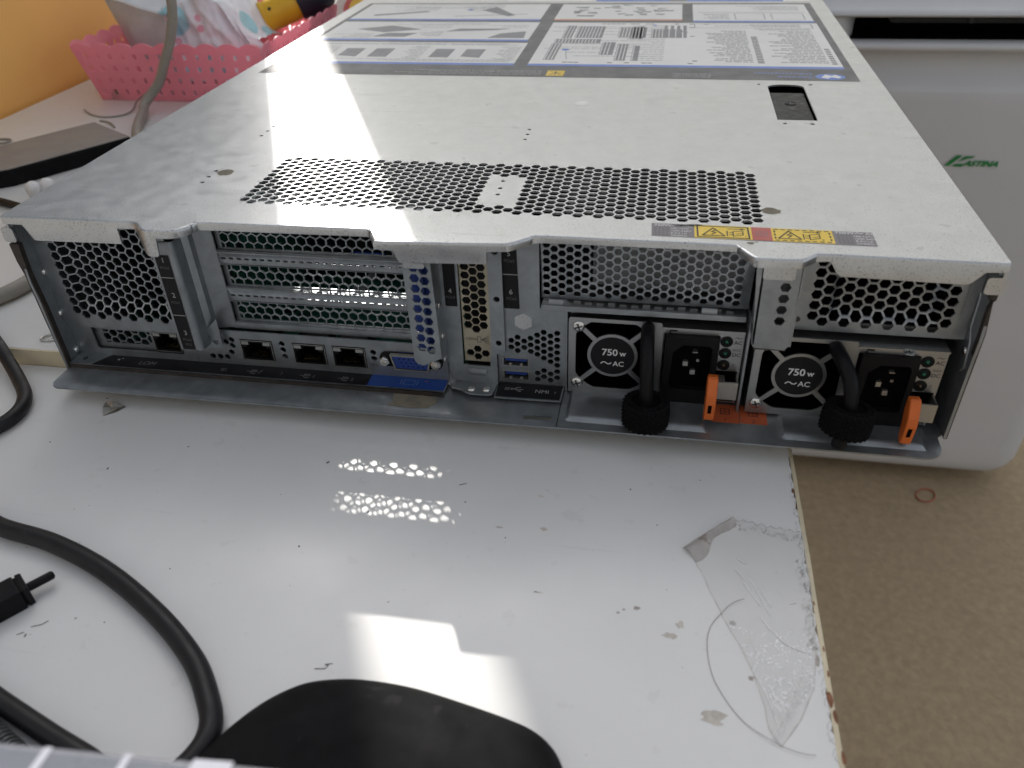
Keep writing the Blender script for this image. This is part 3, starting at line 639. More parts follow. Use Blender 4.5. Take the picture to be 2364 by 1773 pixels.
# dark printed strip on the lower ledge, blue field at its right
MB().prism(flat(2.4), [(2.4, 1.4), (206.6, 2.8), (206.6, 13), (2.4, 13)], 0, .7).build('port_ledge', ZINC, srv)
MB().box(2.4, .9, .5, 206.6, 1.4, 3.0).build('ledge_edge', EDGE, srv)
PS = flat(3.14); q = MB()
q.poly(PS, [(14.5, 1.9), (166.9, 2.8), (166.9, 12.4), (22, 11.6)], .02, 0); q.poly(PS, [(166.9, 2.8), (206.2, 3.1), (206.2, 12.6), (166.9, 12.4)], .02, 1)
q.text(PS, 'LOM', 45, 5.2, 4.6, .06, 3, shear=.15); q.text(PS, 'ID', 88.5, 5.4, 3.2, .06, 3); q.text(PS, '!', 119.9, 5.4, 3.8, .06, 3, shear=.1)
q.poly(PS, [(27, 7.6), (28.4, 7.2), (28.6, 8.4), (27.4, 8.8)], .06, 4); q.poly(PS, [(28.8, 9), (30, 8.8), (30, 9.6), (29, 9.6)], .06, 4)
for x, d in ((105.6, ''), (134.4, '1'), (154.8, '2')):
    q.stroke(PS, [(x - 4.4, 6.8), (x - 2.4, 6.8)], .4, .06, 3); q.stroke(PS, [(x - 2, 5.2), (x - 2, 8.4)], .4, .06, 3)
    for dz in (-1.3, 1.3): q.stroke(PS, [(x - 1.2, 6.8 + dz), (x + .6, 6.8 + dz), (x + .6, 6.2 + dz), (x - 1.2, 6.2 + dz)], .35, .06, 3, True)
    q.stroke(PS, [(x - 2, 6.8), (x + 1.4, 6.8)], .35, .06, 3)
    if d: q.text(PS, d, x + 3.2, 5.4, 3.2, .06, 3)
    else: q.stroke(PS, [(x + 2.4, 5.4), (x + 3.4, 8.4)], .4, .06, 3)
q.stroke(PS, [(184.6, 6), (190.2, 6), (190.2, 9.8), (184.6, 9.8)], .35, .06, 5, True); q.stroke(PS, [(183.2, 6), (183.2, 9.8)], .4, .06, 5); q.stroke(PS, [(191.6, 6), (191.6, 9.8)], .4, .06, 5)
q.poly(PS, [(194.6, 9.6), (196.6, 9.4), (196.4, 10.2)], .06, 6)
q.build('port_label', [BLAB, BLUEL, KTXT, MTXT, LTXT, mat('pale_blue_ink', (.12, .2, .42)), ORLAB], srv)
MB().poly(flat(.95), [(182, 2.2), (201, .4), (204, -.6), (204.5, -3.5), (203, -6), (201, -8.8), (196, -9.2), (188, -9.6), (182.4, -9), (180.6, -8.6), (182.6, -5), (181.6, -2)], .06).build('adhesive_patch', GLUE, srv)
MB().prism(flat(3.0), [(3, 1.4), (14, 1.5), (15.6, 2.4), (21.4, 11.2), (21.8, 12.2), (3, 12.2)], 0, .5).build('corner_gusset', ZINC, srv)
MB().poly(flat(3.55), [(9.3 + 1.1 * math.cos(a), 6.5 + 1.7 * math.sin(a)) for a in [k * .5236 for k in range(12)]], 0).build('gusset_hole', KTXT, srv)

# riser bracket with slot numbers 1 2 3: front face, bend, return wall
br = MB(); sect = [(71.8, 1.7), (80.6, 1.7), (82.6, 1.9), (83.5, 2.8), (83.8, 4.2), (84.2, 9), (86.6, 11), (87.2, 14), (92.6, 15.4), (95.4, 15.6)]
def shell(mb, sec, z0, z1, th=1.0, mi=0):
    n_ = len(sec); v = []
    for z in (z0, z1):
        for x, y in sec: v.append((x, y, z))
        for x, y in sec: v.append((x - .2, y + th, z))
    f = []
    for i in range(n_ - 1):
        f += [(i, i + 1, 2 * n_ + i + 1, 2 * n_ + i), (n_ + i, n_ + i + 1, 3 * n_ + i + 1, 3 * n_ + i), (i, i + 1, n_ + i + 1, n_ + i), (2 * n_ + i, 2 * n_ + i + 1, 3 * n_ + i + 1, 3 * n_ + i)]
    f += [(0, n_, 3 * n_, 2 * n_), (n_ - 1, 2 * n_ - 1, 4 * n_ - 1, 3 * n_ - 1)]
    return mb.add(v, f, mi)
shell(br, sect[:7], 17.4, 76.6); shell(br, sect[6:], 23.6, 84); br.build('riser_bracket', ZINC, srv, smooth=35)
q = MB(); PB = rear(1.42)
q.poly(PB, [(72.9, 17.8), (79.6, 17.8), (80.3, 70), (73.2, 70)], .0, 0)
for z in (58.2, 37.6): q.rect(PB, 73, z - .15, 80, z + .15, .06, 1)
for d, z in (('1', 66.2), ('2', 47.6), ('3', 26.4)): q.text(PB, d, 76.9, z, 3.6, .06, 1); q.text(PB, 'PCIe3', 76.7, z - 3.4, 1.9, .06, 2)
q.text(PB, 'ML2', 76.7, 20.2, 1.9, .06, 2)
q.build('slot_label', [BLAB, LTXT, DTXT], srv)
q = MB(); q.plate([(79.4, 15.6), (84.5, 14.8), (89.2, 15.4), (90.4, 17), (90.6, 32.2), (80.6, 22.6), (79.4, 20)], [circ(83.2, 21.6, 1.5, 14), hexa(87.2, 18.4, 2.6, False)], lambda u, v_, w_: (u, 8.6 + w_, v_), .9); q.build('bracket_ear', ZINC, srv)

# slot frame and three perforated slot covers
fr = MB(); fr.plate([(95.4, 23.6), (193.5, 23.6), (193.5, 85), (95.4, 85)], [[(96.6, 27), (193, 27), (193, 39.2), (96.6, 39.2)], [(96.6, 46.8), (193, 46.8), (193, 59.4), (96.6, 59.4)], [(96.6, 66.4), (193, 66.4), (193, 84.5), (96.6, 84.5)],
         [(97.5, 40.2), (192, 40.2), (192, 45.8), (97.5, 45.8)], [(97.5, 60.2), (192, 60.2), (192, 65.6), (97.5, 65.6)]], lambda u, v_, w_: (u, 15.2 + w_, v_), .9)
fr.build('slot_frame', ZINC, srv)
for z in (39.6, 59.6):
    q = MB(); sl_ = [[(99.2 + k * 3.95, z + 3.6), (101.5 + k * 3.95, z + 3.6), (101.5 + k * 3.95, z + 4.6), (99.2 + k * 3.95, z + 4.6)] for k in range(23)]
    def fm(u, v_, w_, z=z):
        e = min(u - 96.6, 193 - u, v_ - z, z + 6.4 - v_); return (u, 15.0 - 1.3 * smooth01((e - .3) / 1.2) + w_, v_)
    q.plate(rrect(96.6, z, 193, z + 6.6, 1.2), sl_, fm, .8, [(97.6 + k * 3.95, z + d_) for k in range(24) for d_ in (.7, 1.4, 2.6, 5.4, 6.0)])
    q.box(96.6, 15.6, z - .1, 193, 20, z + .7)
    q.build('slot_rail', ZINC, srv, smooth=30)
for z, hz in ((27, 12.3), (46.8, 12.7), (66.4, 12.6)):
    q = MB(); hh = hexfield(98.6, z + .9, 192.5, z + hz - .8, 4.9, 4.25, False, 1.9, 5.1)
    q.plate([(96.2, z - .4), (193, z - .4), (193, z + hz), (96.2, z + hz)], hh, lambda u, v_, w_: (u, 18 + w_, v_), .8)
    q.box(96.2, 15.9, z - .35, 193, 18, z + .3); q.build('slot_cover', ZINC, srv)

# perforated riser handle with blue release behind it
q = MB(); hh = [hexa(199.1, 30.4 + k * 5.18, 4.0) for k in range(9)] + [hexa(203.6, 29.2 + k * 5.18, 4.0) for k in range(9)]
q.plate([(194.7, 23), (196.2, 20.8), (199, 20.2), (208.0, 24.6), (206.8, 76), (194.2, 76)], [h for h in hh if max(p[1] for p in h) < 75], lambda u, v_, w_: (u, -.8 + w_ + (0 if u < 205 else .5 * (u - 205) ** 2 * .12), v_), .9, [(205.3 + .4 * k, 28 + j * 2.2) for k in range(6) for j in range(21)])
q.plate([(-.4, 24.6), (14, 12), (17, 12), (17, 76), (-.4, 76)], [], lambda u, v_, w_: (208.0 - 1.1 * (v_ - 24.6) / 52 + w_ - .9, u, v_), .9)
q.build('riser_handle', ZINC, srv, smooth=30)
MB().box(195.4, 5.5, 26, 205.8, 7.5, 75).box(200.6, 3.5, 26, 201.6, 5.6, 75).build('release_lever', BLUEP, srv)
# slot 4 column: plate, label, low profile bracket
q = MB(); q.plate([(208, 9), (210, 5.2), (216, 3.4), (231.8, 3.4), (231.8, 21), (236, 22), (236, 85), (206.8, 85), (207.4, 20)], [[(215.0, 13.6), (228.4, 13.6), (229.2, 25.5), (229.8, 84), (215.8, 84)], circ(232.9, 75.2, 1.7, 14), circ(233.0, 51.2, 1.5, 14), circ(233.0, 27.4, 1.5, 14)], lambda u, v_, w_: (u, 11.8 + w_, v_), .9)
col4 = q.build('slot_column', ZINC, srv)
q = MB(); q.plate(rrect(217, 8.4, 226.8, 12.2, .9), [], lambda u, v_, w_: (u, 11.2 - .5 * smooth01(min(u - 217, 226.8 - u, 12.2 - v_, v_ - 8.4) / 1.2) + w_, v_), .9, ngridpts(217, 8.4, 226.8, 12.2, .8)); q.build('bracket_stop', ZINC, srv, smooth=60)
q = MB(); q.prism(flat(2.9), [(206.8, 12), (209.6, 6), (212, 5.4), (215, 4.6), (217, 3.0), (219.6, 1.8), (229, 2.0), (230.6, 3.2), (231.2, 7), (231.4, 12)], 0, .9); foot = q.build('column_foot', ZINC, srv, bevel=.25)
for x, y in ((219.6, 5.8), (227.0, 6.2)): MB().lathe((x, y, 3.8), (0, 0, 1), [(2.0, 0), (1.9, .4), (1.4, .9), (.4, 1.1)], 18).build('rivet', SCREW, foot, smooth=50)
MB().poly(flat(3.14), circ(211.2, 4.6, 1.2, 14), 0).build('ledge_hole', KTXT, srv)
q = MB(); hh = [hexa(218.3, 35.6 + k * 4.36, 3.85) for k in range(11)] + [hexa(222.1, 33.4 + k * 4.36, 3.85) for k in range(11)] + [hexa(225.8, 35.6 + k * 4.36, 3.85) for k in range(11)] + [hexa(x, z, 3.6) for x, z in ((222.2, 22.2), (218.5, 19.9), (222.2, 17.9), (226.0, 19.9))]
q.plate([(215.6, 15.2), (229.0, 15.2), (229.0, 84), (215.6, 84)], hh, lambda u, v_, w_: (u, 13.6 + w_, v_), .8); sb = q.build('slot_cover', GOLD, srv); sb['label'] = 'yellowish passivated low profile slot cover'
q = MB(); P4 = rear(13.5); q.text(P4, '120mm', 219.6, 27.2, 1.9, .03, 0); q.stroke(P4, [(222.4, 26.2), (224, 26.2), (224, 29.2), (222.4, 29.2)], .25, .03, 0, True)
for k in range(5): q.stroke(P4, [(224.2, 27.7), (228, 25.4 + k * 1.15)], .2, .03, 0)
q.build('cover_engraving', LTXT if False else DTXT, sb)
MB().box(229.2, 12.9, 24, 231.0, 13.9, 70).build('bracket_guide', ZINC, srv)
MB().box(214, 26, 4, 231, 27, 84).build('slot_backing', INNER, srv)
q = MB(); P4 = rear(11.7); q.poly(P4, rrect(208.6, 46.2, 214.4, 74, .6), 0, 0); q.text(P4, '4', 211.3, 53.2, 3.4, .05, 1); q.text(P4, 'PCIe3', 211.3, 50.4, 1.9, .05, 2); q.build('slot_label', [BLAB, LTXT, DTXT], srv)
MB().lathe((207.8, 4, 51), (1, 0, 0), [(1.6, 0), (1.5, .5), (.5, .9)], 14).build('rivet', SCREW, srv, smooth=50)
for z in (34, 21): MB().lathe((207.9, 5, z), (1, 0, 0), [(1.5, 0), (1.4, .5), (.5, .9)], 14).build('rivet', SCREW, srv, smooth=50)

# centre plate: slot 5/6 label, hexagon boss, two usb ports, small vents
q = MB(); mh = [(238.7, 28.1), (238.6, 24.4), (241.8, 30.1), (241.7, 26.4), (241.7, 22.6), (244.95, 28.2), (244.9, 24.6), (248, 30), (248, 26.3), (248, 22.6)]
for x in (251.2, 254.3, 257.5, 260.7):
    for k in range(9):
        z = {251.2: 32, 254.3: 33.8, 257.5: 32, 260.7: 33.7}[x] - k * 3.62
        if z < 6 or (x < 257 and 12.4 < z < 17.6) or (x == 257.5 and 12 < z < 15.5): continue
        mh.append((x, z))
us = [[(234.4, 13.8), (246.9, 13.8), (246.9, 18.6), (234.4, 18.6)], [(234.4, 6.0), (246.9, 6.0), (246.9, 10.8), (234.4, 10.8)]]
q.plate([(231.9, 3.6), (264.4, 3.6), (264.8, 46), (252.6, 46.8), (252.6, 84.5), (235.4, 84.5), (235.4, 21.6), (231.9, 20)], [hexa(x, z, 2.75) for x, z in mh] + us, lambda u, v_, w_: (u, 14 + w_, v_), .9); q.build('centre_plate', ZINC, srv)
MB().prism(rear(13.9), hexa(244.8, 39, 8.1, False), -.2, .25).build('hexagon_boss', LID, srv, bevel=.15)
q = MB(); P5 = rear(13.9); q.poly(P5, [(235.9, 46.0), (236.4, 45.6), (242.9, 45.6), (243.3, 46.2), (242.4, 82), (235.6, 82)], 0, 0); q.rect(P5, 235.8, 63.1, 242.9, 63.4, .05, 1)
q.text(P5, '5', 239.0, 72.4, 3.2, .05, 1); q.text(P5, 'PCIe3', 239.1, 69.4, 2.0, .05, 2); q.text(P5, '6', 239.4, 53.2, 3.6, .05, 1); q.text(P5, 'PCIe3', 239.6, 50.2, 2.0, .05, 2); q.build('slot_label', [BLAB, LTXT, DTXT], srv)
def usb(z0):
    o = MB(); o.plate([(234.2, z0), (247.1, z0), (247.1, z0 + 5.0), (234.2, z0 + 5.0)], [[(234.7, z0 + .5), (246.6, z0 + .5), (246.6, z0 + 4.6), (234.7, z0 + 4.6)]], lambda u, v_, w_: (u, 13.5 + w_, v_), 12)
    o.box(234.4, 25, z0, 247, 25.5, z0 + 5); r = o.build('usb_port', SHELL, srv)
    MB().box(235.4, 14.2, z0 + 2.6, 245.9, 24, z0 + 4.4).build('usb_tongue', BLUEP, r)
    q = MB()
    for x in (237.2, 242.6): q.box(x, 14, z0 + .55, x + 1.3, 18, z0 + 1.5)
    q.build('usb_spring', SHELL, r); return r
usb(13.7); usb(5.9)
MB().prism(flat(2.4), [(231.6, 1.6), (263, 2.2), (264, 3), (264.2, 14), (231.6, 14)], 0, .7).build('port_ledge', ZINC, srv)
q = MB(); q.poly(PS, [(232.0, 2.4), (263.2, 2.9), (263.6, 13.8), (231.8, 13.6)], .02, 0); q.text(PS, 'NMI', 254, 7.4, 3.9, .06, 1); q.text(PS, 'SS', 236.6, 8.2, 2.7, .06, 1, shear=.2)
q.stroke(PS, [(238.6, 9.2), (244.6, 9.2)], .35, .06, 1); q.stroke(PS, [(240, 9.2), (241.6, 10.8), (243.2, 10.8)], .3, .06, 1); q.stroke(PS, [(241, 9.2), (242.2, 7.8), (243.4, 7.8)], .3, .06, 1); q.poly(PS, circ(239, 9.2, .6, 8), .06, 1); q.poly(PS, circ(243.2, 7.8, .5, 8), .06, 1); q.stroke(PS, [(260.4, 8), (260.4, 9.4)], .3, .06, 1)
q.build('port_label', [BLAB, LTXT], srv)

# panel of slots 5 and 6
q = MB(); hh = []
for i in range(25):
    for j in range(9):
        x = 255.9 + i * 3.465; z = 55.2 + j * 3.98 + (1.98 if i % 2 else 0) - .0 * x
        if z < 83.5 and x < 341.6: hh.append(hexa(x, z, 3.15))
def p56(u, v_, w_): return (u, 13.4 + .07 * max(0, 57 - v_) ** 2 + w_, v_)
q.plate([(253.2, 51.6), (344.8, 51.6), (344.8, 84.5), (253.2, 84.5)], hh, p56, .8, [(253.8 + k * 3, z) for k in range(31) for z in (52, 52.6)]); q.build('perforated_panel', ZINC, srv, smooth=40)
MB().plate([(276, 57), (290, 57), (300, 51), (343, 50), (343, 79), (276, 79)], [], lambda u, v_, w_: (u, 21 + w_, v_), .8).build('card_shield', SHIELD, srv)
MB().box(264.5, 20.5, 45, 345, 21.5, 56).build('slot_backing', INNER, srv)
q = MB(); q.box(253.4, 13.1, 46.2, 344.4, 14.0, 49.0); q.box(253.4, 14.0, 48.2, 344.4, 20, 49.0); q.build('cross_rail', ZINC, srv, bevel=.2)
q = MB()
for k in range(14): q.box(268 + k * 5.2, 15.4, 49.0, 271.2 + k * 5.2, 16.2, 50.2 + (.6 if k % 3 == 0 else 0))
q.build('rail_teeth', SHIELD, srv)
for x in (257, 325): q = MB(); q.grid(lambda u, v_: (x + 6.6 * u, 13.0 + 2.6 * (v_ - .4) ** 2, 49 + 2.8 * v_), 2, 5); q.box(x, 14.6, 49, x + 6.6, 16, 51.6); q.build('hinge_clip', ZINC, srv, smooth=50)
# power bay walls
MB().box(264.6, 13.6, .9, 265.5, 300, 46).build('bay_wall', ZINC, srv)
MB().box(345.6, 8, .9, 346.6, 300, 49).box(347.0, 6, 44, 347.8, 14, 76).build('bay_wall', ZINC, srv)
# bracket between panel and right grille, with four holes
q = MB(); q.plate([(346.2, 44.8), (347.2, 44), (359.4, 43.6), (361.0, 46), (360.4, 83.5), (342.8, 84)], [hexa(355.3, 73.4 - k * 5.25, 3.9) for k in range(4)], lambda u, v_, w_: (u, -3.4 + w_, v_), 1.0)
q.plate([(-3.4, 45.5), (13, 47), (13, 84), (-3.4, 84)], [], lambda u, v_, w_: (360.8 + w_ - .4 * (u > 0), u, v_), .9); q.plate([(-3.4, 45.5), (9, 47), (9, 84), (-3.4, 84)], [], lambda u, v_, w_: (345.2 + (v_ < 60) * .6 + w_, u, v_), .9)
pb_ = q.build('power_bracket', ZINC, srv)
MB().box(346.8, -3.3, 43.2, 360, 6, 43.9).build('bracket_lip', EDGE, srv)
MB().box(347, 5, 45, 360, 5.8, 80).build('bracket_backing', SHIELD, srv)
# right perforated panel
q = MB(); hh = []
for i in range(13):
    for j in range(9):
        x = 371.3 + i * 4.46; z = 52.1 + j * 5.15 - (2.7 if i % 2 else 0)
        if z < 83: hh.append(hexa(x, z, 4.2))
def rmap(u, v_, w_):
    d = smooth01((u - 377) / 3.5) * smooth01((v_ - 50.6) / 4) * (1 - smooth01((u - 417.5) / 3.5)); return (u, 12.6 + 3.2 * d + w_, v_)
q.plate([(361.6, 44.8), (429.4, 44.8), (429.8, 84.8), (361.6, 84.8)], hh, rmap, .9, ngridpts(361.6, 45, 368, 84, 3)); q.build('perforated_panel', ZINC, srv, smooth=40)
MB().box(429.4, 12.6, 44.8, 434.2, 13.5, 84).build('panel_flange', ZINC, srv)
MB().lathe((365.4, 12.6, 50), (0, -1, 0), [(1.3, 0), (1.3, .2), (.6, .3)], 14).build('panel_rivet', EDGE, srv)

# ---- power supplies ------------------------------------------------------------
def phillips(o, r, parent, name='screw'):
    q = MB(); q.lathe(o, (0, -1, 0), [(r, 0), (r, .3), (r * .86, .9), (r * .5, 1.25), (.2, 1.3)], 24)
    s_ = q.build(name, SCREW, parent, smooth=40, org=o); q = MB(); pl = rear(o[1] - 1.36)
    a = R(20); c, n_ = math.cos(a), math.sin(a)
    for dx, dz in ((c, n_), (-n_, c)): q.stroke(pl, [(o[0] - dx * r * .55, o[2] - dz * r * .55), (o[0] + dx * r * .55, o[2] + dz * r * .55)], r * .26, 0)
    q.build('screw_recess', KTXT, s_); return s_
def fan_openings(cx, cz, x0, x1, z0, z1):
    o = []
    for k in range(4):                                   # right, top, left, bottom
        mid = 90 * k; pts = []
        for a in range(mid - 39, mid + 40, 6): pts.append((cx + 11.7 * math.cos(R(a)), cz + 11.7 * math.sin(R(a))))
        outer = []
        for a in range(mid + 42, mid - 43, -4):
            dx, dz = math.cos(R(a)), math.sin(R(a)); t = 20.4
            for lim, d_ in ((x1 - cx, dx), (cx - x0, -dx), (z1 - cz, dz), (cz - z0, -dz)):
                if d_ > 1e-6: t = min(t, lim / d_)
            outer.append((cx + t * dx, cz + t * dz))
        o.append(pts + outer)
    return o
def make_psu():
    """built at the first bay; x 266..345, front at y 12.6"""
    o0 = (266, 12.6, 1.6); y = 12.6
    q = MB(); q.box(266.4, y + 19, 2.0, 344.8, 290, 42.2); q.box(266.4, y + .9, 41.4, 308.6, y + 19, 42.2); q.box(266.4, y + .9, 2.6, 267.0, y + 19, 41.4); q.box(308.2, y + .9, 2.6, 308.8, y + 19, 41.4); q.box(309, y + 8, 2.6, 344.8, y + 19, 41.4); q.box(308.6, y - 1.2, 41.4, 345.0, y + 8, 42.2); q.box(344.2, y, 2.4, 345, y + 8, 41.4); q.box(266.4, y + .9, 2, 344.8, y + 8, 2.6)
    psu = q.build('power_supply', PSUM, srv, org=o0)
    q = MB()
    op = fan_openings(286.8, 24.2, 269.6, 304.2, 5.6, 42.0)
    q.plate([(266.2, 2.1), (309.4, 2.1), (309.4, 38.6), (311.6, 38.6), (312.2, 39.4), (312.2, 40.6), (311.4, 41.4), (309.2, 41.6), (308, 43.6), (267.2, 43.9), (266.2, 43)], op, lambda u, v_, w_: (u, y + w_, v_), .9)
    q.build('fan_plate', PSUM, psu, bevel=.18)
    q = MB(); q.lathe((286.8, y - .02, 24.2), (0, -1, 0), [(10.2, 0), (10.2, .12), (9.8, .16)], 48); PH = rear(y - .22)
    q.m = [0] * len(q.f); q.text(PH, '750', 285.6, 24.6, 5.0, .04, 1, bold=.018); q.text(PH, 'w', 291.6, 24.6, 4.0, .04, 1, bold=.018); q.text(PH, 'AC', 289.7, 18.8, 3.8, .04, 1, bold=.012)
    q.stroke(PH, [(281.6, 19.9), (282.6, 20.8), (283.6, 20.7), (284.6, 19.9), (285.6, 19.8), (286.4, 20.5)], .55, .04, 1); q.build('fan_label', [BLAB, WTXT], psu)
    q = MB(); q.lathe((286.8, y + 16, 24.2), (0, -1, 0), [(7.5, 0), (7.5, 6), (6.5, 6.6)], 24)
    for k in range(7):
        a0 = k * 2 * math.pi / 7
        q.grid(lambda u, v_: (286.8 + (7 + 10.5 * u) * math.cos(a0 + .55 * v_ + .5 * u), y + 10.5 + 5 * v_, 24.2 + (7 + 10.5 * u) * math.sin(a0 + .55 * v_ + .5 * u)), 5, 3)
    q.build('fan_rotor', VOID, psu, smooth=50)
    MB().box(267.1, y + 18, 2.7, 308.1, y + 18.5, 41.3).box(267.1, y + 1, 2.65, 308.1, y + 18, 2.95).box(267.1, y + 1, 3, 267.4, y + 18, 41.2).box(307.8, y + 1, 3, 308.1, y + 18, 41.2).box(267.1, y + 1, 41.1, 308.1, y + 18, 41.35).build('fan_shade_liner', VOID, psu)  # black liner added so the fan openings look deep in shade
    phillips((270.9, y - .02, 39.4), 2.9, psu); phillips((270.5, y - .02, 7.8), 2.9, psu)
    # inlet
    q = MB(); q.plate(rrect(310.4, 2.6, 334.0, 38.8, .8), [[(314.0, 10.2), (330.8, 10.2), (331.4, 12), (331.4, 33.2), (330.2, 34.6), (318.6, 34.6), (314.2, 30.4), (313.6, 12)]], lambda u, v_, w_: (u, y - 3.0 + w_, v_), 4); q.box(310.4, y + 1, 4.6, 334.2, y + 8, 38.8)
    inl = q.build('power_inlet', BLK, psu, bevel=.25)
    q = MB(); q.box(313.4, y + .8, 10, 331.6, y + 1.0, 34.8); q.build('inlet_floor', VOID, psu)
    q = MB(); q.box(319.2, y - 1.0, 22.2, 321.4, y + 1, 24.6); q.box(322.8, y - 1.0, 17.8, 325.0, y + 1, 20.2); q.box(323.0, y - 2.2, 30.4, 325.2, y + 1, 30.9); q.box(325.2, y + .2, 24.2, 326.4, y + 1, 25.4); q.build('inlet_pins', PINS if False else SHELL, psu)
    # indicator panel
    q = MB(); q.plate([(312.6, 39.0), (334.6, 39.0), (334.6, 20.6), (344.9, 20.6), (344.9, 41.3), (315.4, 41.3), (315.4, 40), (312.6, 40)], [], lambda u, v_, w_: (u, y - .4 + w_, v_), .9); q.build('indicator_panel', PSUM, psu)
    for z, mm in ((36.4, 'g'), (30.2, 'g'), (23.9, 'a')):
        q = MB(); q.lathe((337.4, y - .42, z), (0, -1, 0), [(2.75, 0), (2.75, .35), (2.4, .5), (1.3, .5), (1.1, .1), (.2, .1)], 24); ld = q.build('indicator_bezel', BLK, psu, smooth=40, org=(337.4, y, z))
    q = MB(); 
    for z, mi in ((36.4, 0), (30.2, 0), (23.9, 1)): q.lathe((337.4, y - .6, z), (0, -1, 0), [(1.0, 0), (.9, .5), (.5, .8), (.1, .9)], 14, mi)
    q.build('indicator_lens', [mat('green_lens', (.01, .10, .055), .25, 0, .1, 100), mat('amber_lens', (.045, .026, .012), .25, 0, .1, 100)], psu, smooth=60)
    q = MB(); PI = rear(y - .44); q.text(PI, 'AC', 342.4, 35.2, 2.6, .03, 0, bold=.02); q.stroke(PI, [(340.9, 38.4), (341.7, 38.9), (342.8, 38.2), (343.8, 38.7)], .3, .03, 0); q.text(PI, 'DC', 342.4, 28.7, 2.6, .03, 0, bold=.02)
    q.stroke(PI, [(340.6, 31.9), (344, 31.9)], .25, .03, 0); 
    for k in range(3): q.stroke(PI, [(340.7 + k * 1.2, 32.6), (341.5 + k * 1.2, 32.6)], .25, .03, 0)
    q.text(PI, '!', 341.8, 22.8, 2.8, .03, 0); q.build('indicator_print', KTXT, psu)
    # open pocket, metal tab and orange release lever
    MB().box(335, y + 5, 4, 344.2, y + 5.4, 20.5).build('pocket', VOID, psu)
    q = MB(); q.box(335.4, y - 8.2, 10.0, 344.2, y - 7.4, 19.4); q.box(343.6, y - 7.4, 10.0, 344.2, y, 19.4); q.box(335.4, y - 7.4, 17.4, 338.6, y, 18.0); q.build('release_tab', mat('bare_steel_tab', (.40, .375, .34), .4, .85, .08, 60), psu)
    prf = [(-8.2, 25.6), (-11.6, 26.2), (-12.8, 25.6), (-16.0, 18.5), (-16.4, 14.5), (-15.4, 5.2), (-14.2, 4.0), (-11.6, 4.2), (-10.4, 7), (-9.4, 14), (-8.0, 19)]
    q = MB(); pl = Plane((330.0, y - 2.6, 0), (0, 1, 0), (0, 0, 1)); q.prism(pl, prf, 0, 4.6); lev = q.build('release_lever', ORNG, psu, bevel=.7)
    q = MB(); q.prism(Plane((331.3, y - 2.6, 0), (0, 1, 0), (0, 0, 1)), [(-16.42, 13.8), (-15.9, 9.0), (-15.2, 9.0), (-15.6, 13.8)], 0, 1.7); q.build('lever_slot', VOID, psu)
    return psu
def handle(psu, pts, r, roll, ax):
    q = MB(); q.tube(spline(pts, 8), r, 16); q.build('pull_handle', BLK, psu, smooth=60)
    o = Vector(roll); A = Vector(ax).normalized(); n_ = 96
    pf = [(3.3, 11.6), (4.6, 12.0), (4.8, 11.2), (6.3, 11.4), (6.5, 12.8), (8.0, 13.0), (8.2, 12.2), (9.6, 12.4)] + [(10.2 + .35 * math.sin(math.pi * k / 11), 11.8 - k * 1.02) for k in range(12)] + [(9.4, .2), (3.3, 0)]
    def kn(i, j): return (.42 if ((i + j // 2) % 2) else -.32) * (8 <= i <= 19) + .25 * math.sin(2 * math.pi * j / n_ + 1)
    q = MB(); q.lathe(o, A, pf, n_, 0, kn); q.build('cable_strap', VELC, psu, smooth=30)
psu1 = make_psu()
psu2 = psu1.copy(); col.objects.link(psu2); psu2.location = psu2.location + Vector((83.0, -5.6, 0)) * S
for ch in list(psu1.children):
    c = ch.copy(); col.objects.link(c); c.parent = psu2
    for g in ch.children: d = g.copy(); col.objects.link(d); d.parent = c
handle(psu1, [(302.4, 13.4, 40.6), (302.4, 9, 41), (302.5, 2, 39.2), (302.9, -4, 33), (303.4, -7.4, 25), (303.8, -8.6, 14), (303.8, -8.8, 6)], 3.1, (303.9, -8.7, 2.6), (0, .06, 1))
handle(psu2, [(382.4, 8, 40.4), (382.8, 3, 40.6), (384.6, -3.4, 39), (387.2, -9, 34), (388.4, -12, 27), (388.6, -13.2, 16), (387.4, -14.4, 3.6)], 3.2, (388.2, -13, 10.6), (.1, .14, 1))
q = MB(); q.lathe((411.2, 4.0, 42.22), (0, 0, 1), [(2.6, 0), (2.5, .1), (.2, .15)], 20); q.stroke(flat(42.42), [(409.8, 4), (412.6, 4)], .6, 0, 1); q.stroke(flat(42.42), [(411.2, 3), (411.2, 5)], .6, 0, 1); q.build('top_screw', [SCREW, KTXT], srv)
# orange bay numbers on the floor pan
q = MB(); PO = flat(.95); q.rect(PO, 334.4, -1.0, 346.9, 13, 0, 0); q.rect(PO, 347.2, -.6, 359.4, 13, 0, 0)
for x, d in ((340.6, '1'), (353.3, '2')):
    q.text(PO, d, x, .4, 3.4, .05, 1); q.stroke(PO, [(x - 2, 5.4), (x + 2, 5.4), (x + 2, 9.4), (x - 2, 9.4)], .4, .05, 1, True); q.stroke(PO, [(x, 5.4), (x, 9.4)], .3, .05, 1); q.stroke(PO, [(x - 2, 7.4), (x + 2, 7.4)], .3, .05, 1)
q.build('bay_label', [ORLAB, KTXT], srv)

